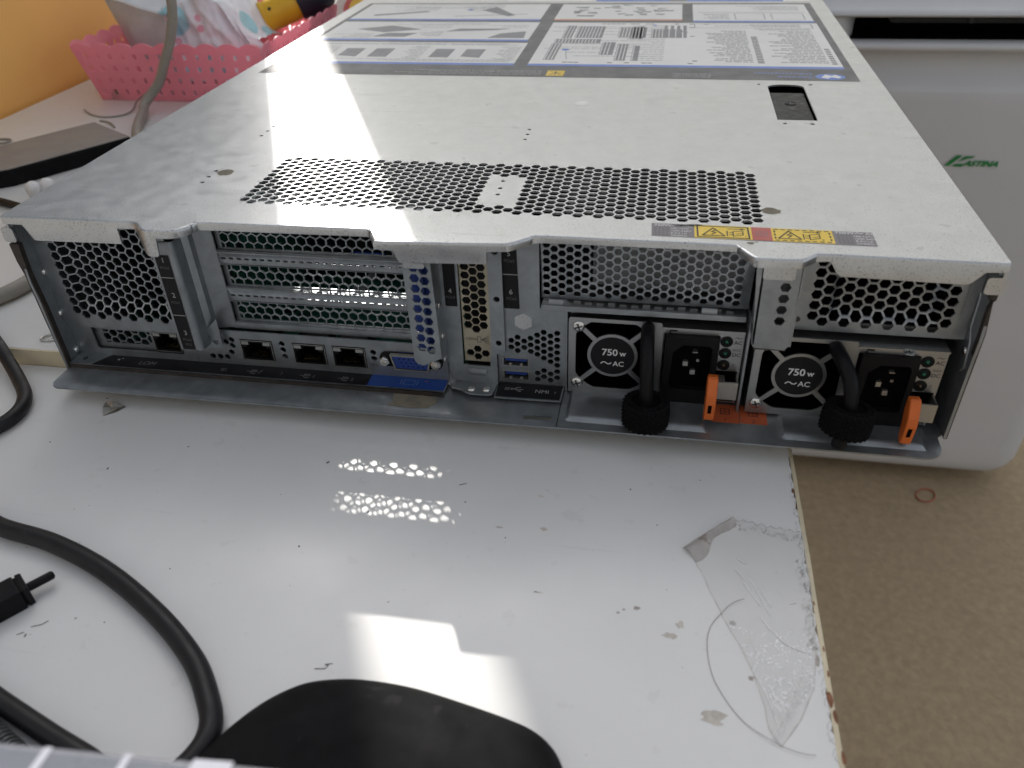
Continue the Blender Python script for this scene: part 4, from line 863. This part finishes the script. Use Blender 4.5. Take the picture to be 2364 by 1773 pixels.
# ================================================================== air cooler on the floor
ac = thing('air_cooler', 'tall silver white plastic air cooler standing on the floor behind the table', 'air cooler', (690, 930, -680))
X0, X1, Y0, Y1 = 452, 905, 766, 1085
def ring(x0, x1, y0, y1, r, z, n=7):
    return [(a, b_, z) for a, b_ in rrect(x0, y0, x1, y1, r, n)]
def loft(rings, mi=0):
    q = MB(); n = len(rings[0])
    v = [p for r_ in rings for p in r_]; f = [(i * n + j, i * n + (j + 1) % n, (i + 1) * n + (j + 1) % n, (i + 1) * n + j) for i in range(len(rings) - 1) for j in range(n)]
    return q.add(v, f + [tuple(range(n))[::-1], tuple(range((len(rings) - 1) * n, len(rings) * n))], mi)
rg = []
for z, ins, fo in [(-660, 40, 26), (-657, 24, 16), (-650, 12, 8), (-640, 5, 3), (-625, 1, 0), (-600, 0, 0), (-300, 0, -2), (-110, 0, 0), (-70, 0, 0), (-59, 0, 0), (-56, 0, .8), (-50, 0, 5), (-42, 0, 11), (-36, 0, 14), (-28, 0, 16), (-18, 0, 17), (-13, 0, 15),
                   (-11.5, 0, 10), (-11, 0, 1), (-10, 0, -5), (-8, 0, -7.5), (-4.5, 0, -8), (-2, 0, -6.5), (-.4, 0, -3), (.4, 0, 2), (.5, 0, 30)]:
    rg.append(ring(X0 + ins, X1 - ins, Y0 + fo, Y1, 46, z))
loft(rg).build('body', COOL, ac, smooth=50)
rg = [ring(X0, X1, Y0 + f, Y1, 46, z) for z, f in [(26.6, 16), (26.8, -2), (27.6, -7), (30, -9), (33, -8), (35.5, -3), (37, 6), (45, 14), (60, 30), (66, 60), (68, 100)]]
loft(rg).build('top_hood', COOL, ac, smooth=50)
for x0, x1 in ((X0 + 3, 523), (834, X1 - 3)):
    q = MB(); q.grid(lambda u, v: (x0 + (x1 - x0) * u, Y0 - 6 + 40 * ((u if x0 < 600 else 1 - u) ** 6) + 46 * max(0, 1 - (u if x0 < 600 else 1 - u) * 2.6) ** 2, -.5 + 28 * v), 14, 6); q.build('grille_post', COOL, ac, smooth=60)
MB().box(X0 + 30, 838, 0, X1 - 30, 842, 27).box(X0 + 66, 774, .56, X1 - 66, 838, .9).build('grille_back_shade', VOID, ac)  # black back, and a black floor sheet painting shade into the outlet
q = MB()
for a, c in ((524, 562), ): q.box(a, 800, 23.2, c, 803, 24.6)
q.tube([(566, 800, 25), (563, 800, 23), (562.4, 800, 19), (565, 800, 15.6), (570, 800, 14.6), (836, 800, 14.6)], 1.0, 6); q.box(562, 798, 23.8, 836, 802, 26.6); q.box(566, 801, 14.2, 836, 804, 17.6)
for x in (652, 742): q.box(x, 797, 14, x + 5, 801, 25)
q.build('louver', COOLD, ac)
q = MB(); PC = rear(Y0 - 2.4); k_ = lambda pts: [(658.5 + (x - 310) / 21.3 * 1.15, -133.4 - (y - 230) / 21.3 * 1.15 - (x - 310) * .0004) for x, y in pts]
q.poly(PC, k_([(315, 498), (430, 495), (660, 238), (545, 232)])); q.poly(PC, k_([(590, 398), (720, 255), (940, 245), (890, 292), (790, 310), (690, 352)])); q.poly(PC, k_([(490, 500), (560, 440), (745, 440), (700, 510)]))
q.text(PC, 'ASTINA', 680, -147.0, 9.4, 0, 0, 'l', 1.24, .42, .05); q.build('logo_print', GREEN, ac)
for x in (500, 770): MB().box(x, 840, -680, x + 30, 1050, -658).build('base_foot', COOLD, ac)

# rubber band on the floor
q = MB(); n = 40; c0 = (765, 735)
q.tube([(c0[0] + 15 * math.cos(2 * math.pi * k / n), c0[1] + 15.5 * math.sin(2 * math.pi * k / n + .3), -678.6 + .6 * math.sin(4 * math.pi * k / n)) for k in range(n + 1)], 1.3, 8, 0, False)
tag(q.build('rubber_band', RUBR, None, 60, org=(765, 735, -680)), 'thin reddish rubber band lying on the brown floor', 'rubber band')

# ================================================================== basket and its contents
bk = thing('plastic_basket', 'pink plastic basket with scalloped rim and rectangular holes on the table', 'basket', (-190, 560, 0))
bx0, bx1, by0, by1 = -283, -96, 472, 655; tx0, tx1, ty0, ty1 = -292, -86, 461, 668; BH = 57
def wall_(side):
    L_ = (bx1 - bx0) if side in 'fb' else (by1 - by0); ns = 9 if side in 'fb' else 9
    def fn(u, v, w_):                                   # u 0..1 along, v height
        t = v / BH; x0, x1, y0, y1 = bx0 + (tx0 - bx0) * t, bx1 + (tx1 - bx1) * t, by0 + (ty0 - by0) * t, by1 + (ty1 - by1) * t; s = u / L_
        fl = 2.5 * smooth01((v - BH + 8) / 9)
        if side == 'f': return (x0 + (x1 - x0) * s, y0 + w_ - fl, v)
        if side == 'b': return (x0 + (x1 - x0) * s, y1 - w_ + fl, v)
        if side == 'l': return (x0 + w_ - fl, y0 + (y1 - y0) * s, v)
        return (x1 - w_ + fl, y0 + (y1 - y0) * s, v)
    top = [(L_ * k / (ns * 10), BH - 1.5 + 4.2 * abs(math.sin(math.pi * k / 10)) ** .8) for k in range(ns * 10 + 1)]
    hl = []
    for r_ in range(4):
        for k in range(int(L_ / 12.6)):
            u = 8 + k * 12.6 + (r_ % 2) * 1.0; z = 9 + r_ * 12.2
            if u < L_ - 6: hl.append(rrect(u - 1.9, z - 2.7, u + 1.9, z + 2.7, .8, 2))
    ex = [(x, z) for x in [L_ * i / 40 for i in range(1, 40)] for z in (BH - 7, BH - 4.5, BH - 2.5)]
    return MB().plate([(0, 0), (L_, 0)] + top[::-1], hl, fn, 1.5, ex)
for sd in 'fblr': wall_(sd).build('basket_wall', PINK, bk, smooth=50)
MB().box(bx0 + .8, by0 + .8, 0, bx1 - .8, by1 - .8, 1.6).build('basket_floor', PINK, bk)
q = MB()
for sd in ((bx0, by0 - .4, bx1, by0),): q.prism(rear(by0 - .2), [(bx0 + 12, 1), (bx0 + 24, 3), (bx0 + 19, 13), (bx0 + 14, 12)], 0, .12)
q.build('dirt_mark', GLUE, bk)

# wrapper pack: flat grey gusset at the left, crumpled printed film at the right
pk = thing('wrapped_pack', 'crumpled white film pack with teal blobs standing up in the pink basket', 'pack', (-200, 560, 2))
A, B_, C_, D_ = Vector((-299, 545, 87)), Vector((-216, 520, 73.5)), Vector((-216, 517, 8)), Vector((-270, 540, 8))
def gus(u, v):
    p = (D_ + (C_ - D_) * u).lerp(A + (B_ - A) * u, v); d = noise3(u * 3.1, v * 2.7, 2) * 3.0; return (p.x, p.y + d * .5 - 5 * math.sin(math.pi * u) * math.sin(math.pi * v), p.z + d * .4)
q = MB(); q.grid(gus, 22, 18); q.build('gusset', FILMG, pk, smooth=60)
E1 = Vector((-104, 560, 58)); E0 = Vector((-106, 556, 8)); TL, TR = Vector((-300, 552, 90)), Vector((-150, 640, 105))
def front(u, v):
    topz = B_.lerp(Vector((-130, 548, 74)), u); topz.z += 16 * math.sin(math.pi * min(1, u * 1.25)) - 30 * smooth01((u - .62) / .38)
    p = C_.lerp(E0, u).lerp(topz, v)
    wr = noise3(u * 6 + v * 2, v * 4, 7) * 6 + noise3(u * 16, v * 9, 3) * 2.4; rid = abs(noise3(u * 7 + 1.2 * v, v * 1.2, 11)) * 9
    return (p.x, p.y - 14 * math.sin(math.pi * u) * (1 - .5 * v) + wr + rid, p.z + noise3(u * 5, v * 5, 5) * 3)
q = MB(); q.grid(front, 60, 34); q.build('front_film', FILM, pk, smooth=70)
def topf(u, v):
    f = Vector(front(u, 1)); fold = Vector(gus(1 - u * 0, 1)); a = f.lerp(Vector((-205 + 68 * u, 622, 90 - 56 * smooth01((u - .4) / .6))), v)
    return (a.x, a.y, a.z + 16 * math.sin(math.pi * v) * (1 - .8 * u) + noise3(u * 6, v * 6, 21) * 5)
q = MB(); q.grid(topf, 40, 20)
def topl(u, v):
    a = Vector(gus(u, 1)); c = Vector((-230 + 60 * u, 650, 92)); p = a.lerp(c, v); return (p.x, p.y, p.z + 16 * math.sin(math.pi * v) + noise3(u * 5, v * 6, 31) * 4 - 3 * (1 - v) * 0)
q.grid(topl, 30, 20); q.build('top_film', FILM, pk, smooth=70)
q = MB(); q.grid(lambda u, v: tuple(Vector(gus(u, 1)) + Vector((0, -2.2 + 1.5 * v, .6 + 2.0 * v + .6 * noise3(u * 20, v, 3)))), 40, 2); q.build('seal_seam', FILM, pk, smooth=60)
q = MB(); q.grid(lambda u, v: tuple(Vector(front(0, .35 + .75 * v)) + Vector((6 * u, -3 - 9 * u, 7 * v * u + noise3(u * 4, v * 6, 8) * 2))), 6, 14); q.build('seal_flap', FILM, pk, smooth=60)

# yellow and navy power tool lying in the basket
tl_ = thing('hand_tool', 'yellow plastic hand tool with navy rubber grip lying in the pink basket', 'tool', (-130, 625, 20))
ax0, ax1 = Vector((-176, 608, 44)), Vector((-118, 640, 66))
d_ = (ax1 - ax0); q = MB(); q.lathe(ax0, d_, [(6, -4), (11, 0), (14, 3), (15.5, 12), (16, 24), (17.5, 25), (17.5, 28), (16.5, 29), (17.5, 44), (18, 58), (17, 66)], 28); q.build('tool_body', YPL, tl_, smooth=40)
q = MB(); q.lathe(ax0 + d_.normalized() * 66, d_, [(18.6, 0), (19.4, 2), (19.4, 30), (17, 40), (10, 44)], 28); q.build('rubber_grip', NAVY, tl_, smooth=50)
q = MB(); q.lathe(ax0 - d_.normalized() * 2, -d_, [(5, 0), (5, 12), (3.4, 14), (3.4, 20)], 18); q.build('tool_nose', YPL, tl_, smooth=40)
for s_ in (10, 38): p_ = ax0 + d_.normalized() * s_ + Vector((2, -14.5, 7)); MB().lathe(p_, (0, -.9, .45), [(2.0, 0), (2.0, 1.2), (1.2, 1.4)], 14).build('tool_screw', EDGE, tl_, smooth=40)
MB().tube([ax1 + Vector((14, 6, 6)), ax1 + Vector((16, 10, -30)), ax1 + Vector((14, 12, -52))], 9, 16).build('tool_handle', NAVY, tl_, smooth=60)
# small pink box behind the pack
q = MB(); q.box(-236, 668 + 12, 0, -176, 730, 66); tag(q.build('pink_box', PINK, None, 40, bevel=5, org=(-206, 705, 0)), 'plain pink plastic box standing behind the basket', 'box')
# roll of tape with a yellow core label
tr = thing('tape_roll', 'clear tape roll with red and yellow core label standing beside the basket', 'tape roll', (-96, 735, 0))
ctr = Vector((-68, 742, 40)); axn = Vector((.1, -.5, .86))
q = MB(); q.lathe(ctr, axn, [(26, -12), (48, -12), (48, 0), (26, 0)], 48); q.build('tape_winding', mat('yellowed_clear_tape_roll', (.62, .52, .45), .25, 0, .08, 60), tr, smooth=40)
q = MB(); q.lathe(ctr + axn * .2, axn, [(36, 0), (36, .3)], 40, 0); q.lathe(ctr + axn * .4, axn, [(29, 0), (29, .3)], 40, 1); q.build('core_label', [mat('red_core_print', (.55, .06, .04), .4), YPL], tr, smooth=30)
MB().tube([ctr - axn * 12, ctr - axn * 12 + Vector((0, 8, -26))], 9, 12).build('roll_core', WPL, tr, smooth=60)

# ================================================================== things left of the server
dv = thing('flat_device', 'flat device with taupe top and black sides lying left of the server', 'device', (-208, 290, 0))
q = MB(); qd = [(-209, 236), (-154, 322), (-212, 358), (-292, 236), (-252, 205)]
cen = Vector((-224, 280)); 
def shrink(p, k): d = Vector(p) - cen; return tuple(cen + d * (1 - k / d.length))
q.prism(flat(0), qd, 0, 13.2); q.build('device_base', BLKM, dv, bevel=1.6); q = MB(); q.prism(flat(0), [shrink(p, 1.2) for p in qd], 13.2, 14.4); q.build('device_top', GREYT, dv, bevel=.6)
for k, (x, y) in enumerate(((-172.5, 213), (-165.5, 220))):
    q = MB(); q.lathe((x, y, 0), (.25, -.2, 1), [(3.6, 0), (4.2, 3), (5.2, 7), (5.6, 10), (5.0, 13), (3.2, 15), (.6, 15.6)], 24)
    tag(q.build('plastic_knob', WPL, None, 60, org=(x, y, 0)), ('white rounded plastic knob nearest the black cord end', 'white rounded plastic knob touching the server cover edge')[k], 'knob', 'white knobs beside the flat device')  # two white knob-like plastic pieces of unknown use
q = MB(); q.tube(spline([(-215, 206, 3.2), (-192, 199, 3.2), (-172, 192, 3.2), (-150, 182, 3.2), (-120, 172, 3.2)], 8), 3.0, 12); tag(q.build('black_cord', RUB, None, 60, org=(-170, 192, 0)), 'short black cord end lying below the flat device', 'cord')
q = MB(); q.tube(spline([(-140, 10, 6), (-112, 30, 5), (-95, 45, 5), (-80, 69, 5), (-78, 110, 5), (-90, 170, 5), (-100, 230, 5), (-112, 270, 5), (-140, 310, 5), (-168, 350, 5), (-184, 378, 5), (-199, 412, 6), (-205, 430, 11), (-192, 441, 27), (-180, 441, 46), (-169, 441, 64), (-160.5, 441, 83), (-156, 441, 100), (-153, 441, 125), (-152, 446, 170), (-158, 460, 230), (-175, 520, 300), (-230, 640, 330), (-350, 820, 340)], 8), 4.6, 14)
tag(q.build('grey_cable', CABG, None, 60, org=(-80, 69, 0)), 'thick grey cable looping behind the server and rising past the basket', 'cable')
q = MB(); q.tube(spline([(-228, 470, 9), (-231, 455, 5), (-224, 432, 2), (-228, 419, 1), (-241, 413, .8), (-255, 416, .8), (-268, 424, 1), (-279, 434, 1)], 8), .9, 8); tag(q.build('zip_tie', TAPE if False else CABG, None, 60, org=(-240, 415, 0)), 'thin clear zip tie lying in front of the pink basket', 'zip tie')
q = MB(); q.tube(spline([(-240, 401, .9), (-232, 399, .9), (-222, 392, 1.4), (-213, 383, .9)], 8), 1.0, 8); tag(q.build('wire_offcut', CABG, None, 60, org=(-225, 395, 0)), 'short bent wire offcut beside the taupe device', 'wire')
q = MB(); q.tube(spline([(-318, 338, 1), (-304, 341, 1), (-295, 341.5, 1), (-291, 337, 1), (-294, 331, 1), (-306, 327, 1), (-320, 326, 1)], 8), 1.0, 8); tag(q.build('wire_loop', CABG, None, 60, org=(-300, 335, 0)), 'thin grey wire loop beyond the flat device', 'wire')
q = MB(); q.tube(spline([(-24, 30.6, .9), (-29, 30.0, .9), (-31.6, 27.6, .9), (-32, 24.8, .9), (-30, 23.6, .9), (-25, 24.6, .9), (-20, 26.2, .9)], 8), .6, 8); q.tube([(-27, 24.0, .9), (-26, 26.0, .9), (-20, 28.4, .9)], .6, 8)
tag(q.build('wire_clip', WIRE, None, 60, org=(-28, 27, 0)), 'small bright steel wire clip beside the lower left server corner', 'clip')
q = MB(); q.tube(spline([(-120, 44, 4), (-90, 36, 4), (-66, 25, 4.2), (-50, 14, 2.4), (-37, 4, -2.6), (-24, -7, -5.6), (-14, -17, -6.4), (-8.4, -28, -6.4), (-9, -40, -6.4), (-18, -54, -6.4), (-36, -68, -6.4), (-60, -76, -6.4)], 8), 3.6, 14); 
tag(q.build('power_cable', RUB, None, 60, org=(-14, -17, -10)), 'black rubber cable bending over the table step beside the server', 'cable', None)
PT = flat(-9.95)
q = MB(); tri = [(28.4, -12.6, .2), (33, -12.8, 1.8), (41.4, -14.6, .3), (38.8, -19.4, 1.5), (34, -23.4, .2), (31.6, -19, 2.0), (35, -17, .6)]
q.add([(x, y, z - 9.9) for x, y, z in tri], [(0, 1, 6), (1, 2, 6), (2, 3, 6), (3, 4, 6), (4, 5, 6), (5, 0, 6)]); q.add([(x, y, -9.96) for x, y, z in tri[:6]], [(0, 1, 2, 3, 4, 5)]); tag(q.build('foil_scrap', FOIL, None, org=(34, -18, -10)), 'small crumpled foil scrap in front of the server corner', 'scrap')

# ================================================================== front table: cables, plug, shell, box
q = MB(); q.tube(spline([(-40, -86, -6), (-10, -92, -6), (20, -98, -6), (41, -104.6, -6), (68, -109.4, -6), (99, -120, -6), (131, -136.6, -6), (154, -152.6, -6), (167, -166.6, -6), (172.4, -175.6, -6), (172.6, -184, -6), (168, -193, -6), (156, -203, -6), (140, -210, -6), (118, -214, -6), (90, -216, -6)], 10), 3.9, 16)
tag(q.build('power_cable', RUB, None, 60, org=(131, -136, -10)), 'long black rubber cable curving round the plug on the front table', 'cable')
q = MB(); q.tube(spline([(40, -158, -6.4), (70, -168, -6.4), (97, -178, -6.4), (122, -187, -6.4), (142, -193.6, -6.4), (165, -201, -6.4 + 7), (190, -210, -6.4)], 8), 3.6, 14) if False else q.tube(spline([(40, -158, -6.4), (70, -168, -6.4), (97, -177.6, -6.4), (122, -186, -6.4), (141, -192, -6.4), (152, -197.4, -6.4)], 8), 3.5, 14)
tag(q.build('power_cable', RUB, None, 60, org=(97, -178, -10)), 'straight black cable running diagonally beside the coiled lead', 'cable')
q = MB(); hp = []
c_a, c_b = Vector((88, -183, -5.2)), Vector((134, -203, -5.2)); dd = (c_b - c_a); un = dd.normalized(); sd_ = Vector((-un.y, un.x, 0))
for k in range(26 * 12):
    t = k / (26 * 12); a = 2 * math.pi * k / 12; p = c_a + dd * t; hp.append(p + sd_ * 4.0 * math.cos(a) + Vector((0, 0, 4.0 * math.sin(a) + .2)))
q.tube(hp, .85, 6); tag(q.build('coiled_lead', mat('dusty_coil_rubber', (.05, .055, .055), .5, 0, .2, 200), None, 60, org=(110, -192, -10)), 'dusty black coiled lead at the lower left under the straight cable', 'coiled cable')
pg = thing('plug', 'black moulded plug with a single round pin on the front table', 'plug', (66, -143, -10))
dv_ = Vector((.60, .80, 0)); sv = Vector((-.80, .60, 0)); e0 = Vector((74.2, -132.6, -10))
def pblock(q, a0, a1, w0, w1, z0, z1):
    v = []
    for a, w_ in ((a0, w0), (a1, w1)):
        for z in (z0, z1):
            for s_ in (-1, 1): p = e0 + dv_ * a + sv * s_ * w_; v.append((p.x, p.y, -10 + z))
    return q.add(v, [(0, 1, 3, 2), (4, 6, 7, 5), (0, 4, 5, 1), (2, 3, 7, 6), (0, 2, 6, 4), (1, 5, 7, 3)])
q = MB(); pblock(q, -34, -3, 6.2, 5.6, .05, 9.0); q.build('plug_body', BLK, pg, bevel=.5)
q = MB(); pblock(q, -3, -2.2, 4.8, 4.8, .6, 8.4); pblock(q, -2.2, 0, 5.5, 5.2, .3, 8.8); q.build('plug_collar', BLK, pg, bevel=.3)
q = MB(); c = e0 + dv_ * 0 + Vector((0, 0, 4.6)); q.lathe(c, dv_, [(1.75, -1), (1.75, 8.6), (1.5, 9.3), (.8, 9.7)], 20); q.build('plug_pin', BLK, pg, smooth=50)
# domed black shell
OUT = [(174, -184), (179, -174), (186, -164.5), (196, -156.6), (207, -153), (219, -151.6), (236, -152.2), (256, -155.6), (270, -158.6), (278, -161.4), (284, -166), (288, -174), (290, -186), (288, -204), (276, -222), (250, -229.5), (215, -229.5), (188, -222), (175, -206), (171.8, -194)]
pl_ = [p for p in spline([(x, y, 0) for x, y in OUT + [OUT[0]]], 5)][:-1]
cc = Vector((232, -192, 0)); lv = [(1.0, 0), (1.0, 1.2), (.992, 3.5), (.972, 6.5), (.93, 9.6), (.86, 12.4), (.76, 14.6), (.62, 16.2), (.45, 17.2), (.25, 17.7), (.08, 17.9)]
rg = [[(cc.x + (p.x - cc.x) * k, cc.y + (p.y - cc.y) * k, -10 + z - (1.6 * math.exp(-(((p.x - cc.x) * k - 30) / 9) ** 2 - (((p.y - cc.y) * k + 2) / 9) ** 2))) for p in pl_] for k, z in lv]
sh = loft(rg).build('domed_shell', BLKM, None, 50, org=(232, -192, -10)); tag(sh, 'black matte domed plastic shell on the front table beside the cable', 'plastic shell')
# grey glossy box at the very front edge
bxg = thing('storage_box', 'grey glossy box with pale stripes, blurred at the lower left corner', 'box', (190, -300, -10))
MB().prism(flat(0), [(110, -239.4), (256, -230.4), (254, -292), (110, -292)], -10, 90).build('box_body', BOXG, bxg, bevel=1.5)
q = MB(); FB = flat(90.12)
for a, c in ((192.5, 194.5), (208.6, 210.4), (222, 230)): q.poly(FB, [(a, -290), (c, -290), (c + 2.2, -241 + (c - 110) * .0767), (a + 2.6, -241 + (a - 110) * .0767)])
q.build('box_stripe', BOXS, bxg)

# clear tape on the table corner
GLINT = mat('painted_tape_glint', (.93, .93, .93), .1, 0, .02, 60, spec=.8); alpha(GLINT, .85)  # white strips and flecks paint the shine on the creased tape
tp = thing('clear_tape', 'strip of clear adhesive tape stuck along the chipped table corner', 'tape', (350, -100, -10))
edge_top = [(341.6, -52.0)] + [(341.6 + (370.8 - 341.6) * k / 16, -52.0 + (-56.6 + 52) * k / 16 + (.9 if k % 2 else -.9) + random.uniform(-.4, .4)) for k in range(1, 16)] + [(370.6, -56.6)]
oth = [(370.4, -75), (369.6, -92), (368.4, -110), (366.0, -128), (360, -141), (353, -151.4), (349.8, -146), (349.2, -138), (346.4, -126), (342, -114), (337.2, -104), (333.4, -94), (330.2, -84), (326.4, -75.6), (322.8, -71)]
def tz(u, v, w_): return (u, v, -9.93 + .05 * abs(noise3(u * .25, v * .25, 2)) + 1.4 * smooth01((-126 - v) / 24) * abs(noise3(u * .22, v * .16, 5)) - w_ * 0 + 0.04 * (1 if w_ == 0 else 0))
from mathutils.geometry import delaunay_2d_cdt as _c
tpq = MB(); ol = edge_top + oth
ov, oe, of, *_ = _c([Vector(p) for p in ol] + [Vector(p) for p in ngridpts(323, -151, 371, -52, 2.2)], [(i, (i + 1) % len(ol)) for i in range(len(ol))], [], 1, 1e-5)
tpq.add([tz(p[0], p[1], 0) for p in ov], [tuple(f) for f in of]); tpq.build('tape_strip', TAPE, tp, smooth=30)
q = MB(); q.grid(lambda u, v: (322.2 + 19.8 * u + (7.5 - 4.5 * u) * v * (.75 + .5 * math.sin(u * 9) * .4) , -71.2 + 19.8 * u - (5.6 - 3.4 * u) * v * (1 + .3 * math.sin(u * 7 + 1)), -9.8 + 2.6 * math.sin(math.pi * min(1, v * 1.25)) * (1 - .3 * u) + .6 * noise3(u * 6, v * 3, 4)), 20, 8); q.build('tape_curl', mat('dirty_tape_fold', (.50, .46, .43), .35, 0, .2, 120, .1, .4, 200, [((.25, .18, .15), 90, .62, .7)]), tp, smooth=60)
alpha(bpy.data.materials['dirty_tape_fold'], .72)
q = MB(); q.grid(lambda u, v: (349.6 + 4 * v + 15.5 * u * (1 - v * .4), -151 + 23.5 * u + 6 * v, -9.4 + 1.9 * math.sin(math.pi * v) * (1 - .6 * u) + .5 * noise3(u * 7, v * 4, 9)), 14, 8); q.build('tape_fold', TAPE, tp, smooth=50)
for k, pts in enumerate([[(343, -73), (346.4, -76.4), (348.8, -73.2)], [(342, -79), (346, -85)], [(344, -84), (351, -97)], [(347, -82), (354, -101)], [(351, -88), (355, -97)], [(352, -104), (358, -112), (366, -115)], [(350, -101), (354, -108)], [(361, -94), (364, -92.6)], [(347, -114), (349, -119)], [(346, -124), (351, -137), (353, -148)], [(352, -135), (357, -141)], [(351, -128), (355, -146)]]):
    q = MB(); q.tube(spline([(x, y, -9.78) for x, y in pts], 4), [.03] + [.2] * (4 * (len(pts) - 1) - 1) + [.03], 6); q.build('wrinkle_glint', GLINT, tp, smooth=60)
q = MB(); q.tube(spline([(344.9, -94.3, -9.1), (340.4, -97, -9.3), (336.5, -101.8, -9.6), (332.2, -109, -9.8), (331, -118.2, -9.8), (333.3, -131, -9.8), (341.1, -143.6, -9.8), (350.3, -150.1, -9.2), (357.4, -152.7, -9.2), (363.2, -153, -9.2)], 8), .085, 6)
tag(q.build('loose_bristle', HAIR, None, 60, org=(331, -118, -10)), 'single fine dark bristle curved across the clear tape', 'bristle')
q = MB()
for k in range(len(oth) - 1):
    a, c = oth[k], oth[k + 1]; q.tube([(a[0], a[1], -9.86), ((a[0] + c[0]) / 2 + random.uniform(-.2, .2), (a[1] + c[1]) / 2, -9.8), (c[0], c[1], -9.86)], [.06, .11, .06], 5)
for k in range(len(edge_top) - 1): a, c = edge_top[k], edge_top[k + 1]; q.tube([(a[0], a[1], -9.86), (c[0], c[1], -9.8)], .09, 5)
q.build('tape_edge', mat('grimy_tape_edge', (.50, .47, .44), .5, 0, .5, 300), tp)
q = MB()
for k in range(60):
    x, y = random.uniform(366.2, 369.2), random.uniform(-112, -70); l_ = random.uniform(.5, 2.2); q.tube([(x, y, -9.84), (x - l_ * .5, y - l_ * .5, -9.8), (x - l_ * .4, y - l_, -9.84)], .06, 4)
for k in range(50):
    x = random.uniform(342, 369); y = -53 - (x - 341) * .16 - random.uniform(0, 4); l_ = random.uniform(.4, 1.6); q.tube([(x, y, -9.84), (x - l_ * .6, y - l_ * .4, -9.8), (x - l_ * .2, y - l_, -9.84)], .06, 4)
o = q.build('trapped_dirt', mat('trapped_grey_dirt', (.36, .34, .32), .8), tp); o['kind'] = 'stuff'
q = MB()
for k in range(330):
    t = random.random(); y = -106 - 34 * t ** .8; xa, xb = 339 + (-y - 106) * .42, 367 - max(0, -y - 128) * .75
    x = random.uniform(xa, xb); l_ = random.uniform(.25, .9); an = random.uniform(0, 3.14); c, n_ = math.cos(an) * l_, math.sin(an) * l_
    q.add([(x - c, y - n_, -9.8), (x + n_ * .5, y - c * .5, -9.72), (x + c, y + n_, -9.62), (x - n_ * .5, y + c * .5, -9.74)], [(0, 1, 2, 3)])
o = q.build('glint_flecks', GLINT, tp); o['kind'] = 'stuff'
# frayed fibres along the chipped edge
q = MB()
for k in range(46):
    y = -18 - k * 3.1 - random.uniform(0, 2); x = 369.2 + random.uniform(-.3, .5); s_ = random.uniform(1.0, 3.2)
    q.tube([(x, y, -9.6), (x - s_ * .5 + random.uniform(-1, 1), y - s_ * .6, -9.3), (x + random.uniform(-1.6, .6), y - s_ * 1.3, -9.6)], .05, 4)
o = q.build('edge_fibres', HAIR, ft); o['kind'] = 'stuff'
for x, y, s_ in [(370.4, -132, 2.0), (371.2, -138, 1.6), (371.6, -152, 1.5), (369.0, -31, 1.1), (371.2, -122, .9), (371, -112, .8), (372, -158, 1.2), (370.2, -92, .7)]:
    pts = [(x + s_ * .45 * math.cos(a) * (1 + .4 * noise3(math.cos(a) + x, math.sin(a) + y)), y + s_ * 1.5 * math.sin(a) * (1 + .4 * noise3(math.cos(a) + y, math.sin(a)))) for a in [k * .4488 for k in range(14)]]
    MB().poly(PT, pts, .02).build('bare_chip', CHIPS, ft)
stn = mat('brown_stain', (.52, .48, .43), .7, 0, .3, 200); stn2 = mat('dark_stain', (.38, .34, .31), .7, 0, .4, 300)
for k, (x, y, rx, ry, mm) in enumerate([(321.8, -109.1, 1.6, 1.3, 0), (317.6, -114.3, 2.4, 1.2, 0), (332.9, -144.4, 4.2, 2.4, 0), (345.5, -127.5, 1.2, .9, 1), (340.3, -105.6, 1.2, 1.0, 1), (367.4, -109.2, .8, 1.1, 1), (367.8, -112.2, 1.2, .9, 1), (368.2, -117, .8, 1.9, 1),
                                         (262, -50, 1.2, .7, 0), (266, -69, 1.6, .9, 0), (305.5, -104, 1.0, .9, 1), (301, -105.2, .5, .5, 1), (299, -107, .5, .5, 1), (268, -102, 1.6, .3, 1), (247.6, -70.6, 1.4, .35, 1)]):
    o = blob(PT, x, y, rx, ry, k * 1.7, .03, 26, .9).build('stain', (stn, stn2)[mm], ft)
# crumbs scattered on the tables
q = MB(); rc_ = random.Random(11)
spots = [(161, -41.5, .7), (168, -93, .6), (190, -70, .5), (62, -108.4, .6), (79, -112, .5), (121, -112, .4), (27, -9, .5), (110, -140, .4), (230, -58, .4), (251, -76, .4), (213, -115, .4), (312, -60, .4), (300, -40, .4), (330, -30, .4), (98, -140, .35), (84, -150, .5), (60, -60, .5), (90, -40, .4), (20, -46, .5)]
spots += [(rc_.uniform(10, 365), rc_.uniform(-195, -18), rc_.choice([.07, .09, .11, .14, .2])) for k in range(90)]
for x, y, s_ in spots:
    a = rc_.uniform(0, 3.14); c, n_ = math.cos(a), math.sin(a); l_ = s_ * rc_.uniform(.8, 2.2)
    v = [(x + c * dx * l_ - n_ * dy * s_, y + n_ * dx * l_ + c * dy * s_, -9.98 + dz * s_) for dx, dy, dz in ((-1, 0, 0), (0, -.7, 0), (1, 0, 0), (0, .7, 0), (.1, 0, .8))]
    q.add(v, [(0, 1, 4), (1, 2, 4), (2, 3, 4), (3, 0, 4)])
o = q.build('crumbs', CRUMB); o['kind'] = 'stuff'; o['label'] = 'fine dark crumbs and fibres scattered over the white table'
q = MB()
for pts in ([(83.6, -146.2), (87, -144.6), (88.4, -142.6)], [(80.6, -150.2), (82.6, -148.8)], [(196, -147), (199.6, -146.4), (200.4, -145), (199, -144.8), (201.6, -144)], [(225, -48), (228, -46.4)]):
    q.tube([(x, y, -9.85) for x, y in pts], .14, 5)
o = q.build('lint', HAIR); o['kind'] = 'stuff'; o['label'] = 'short dark lint threads lying on the white table'
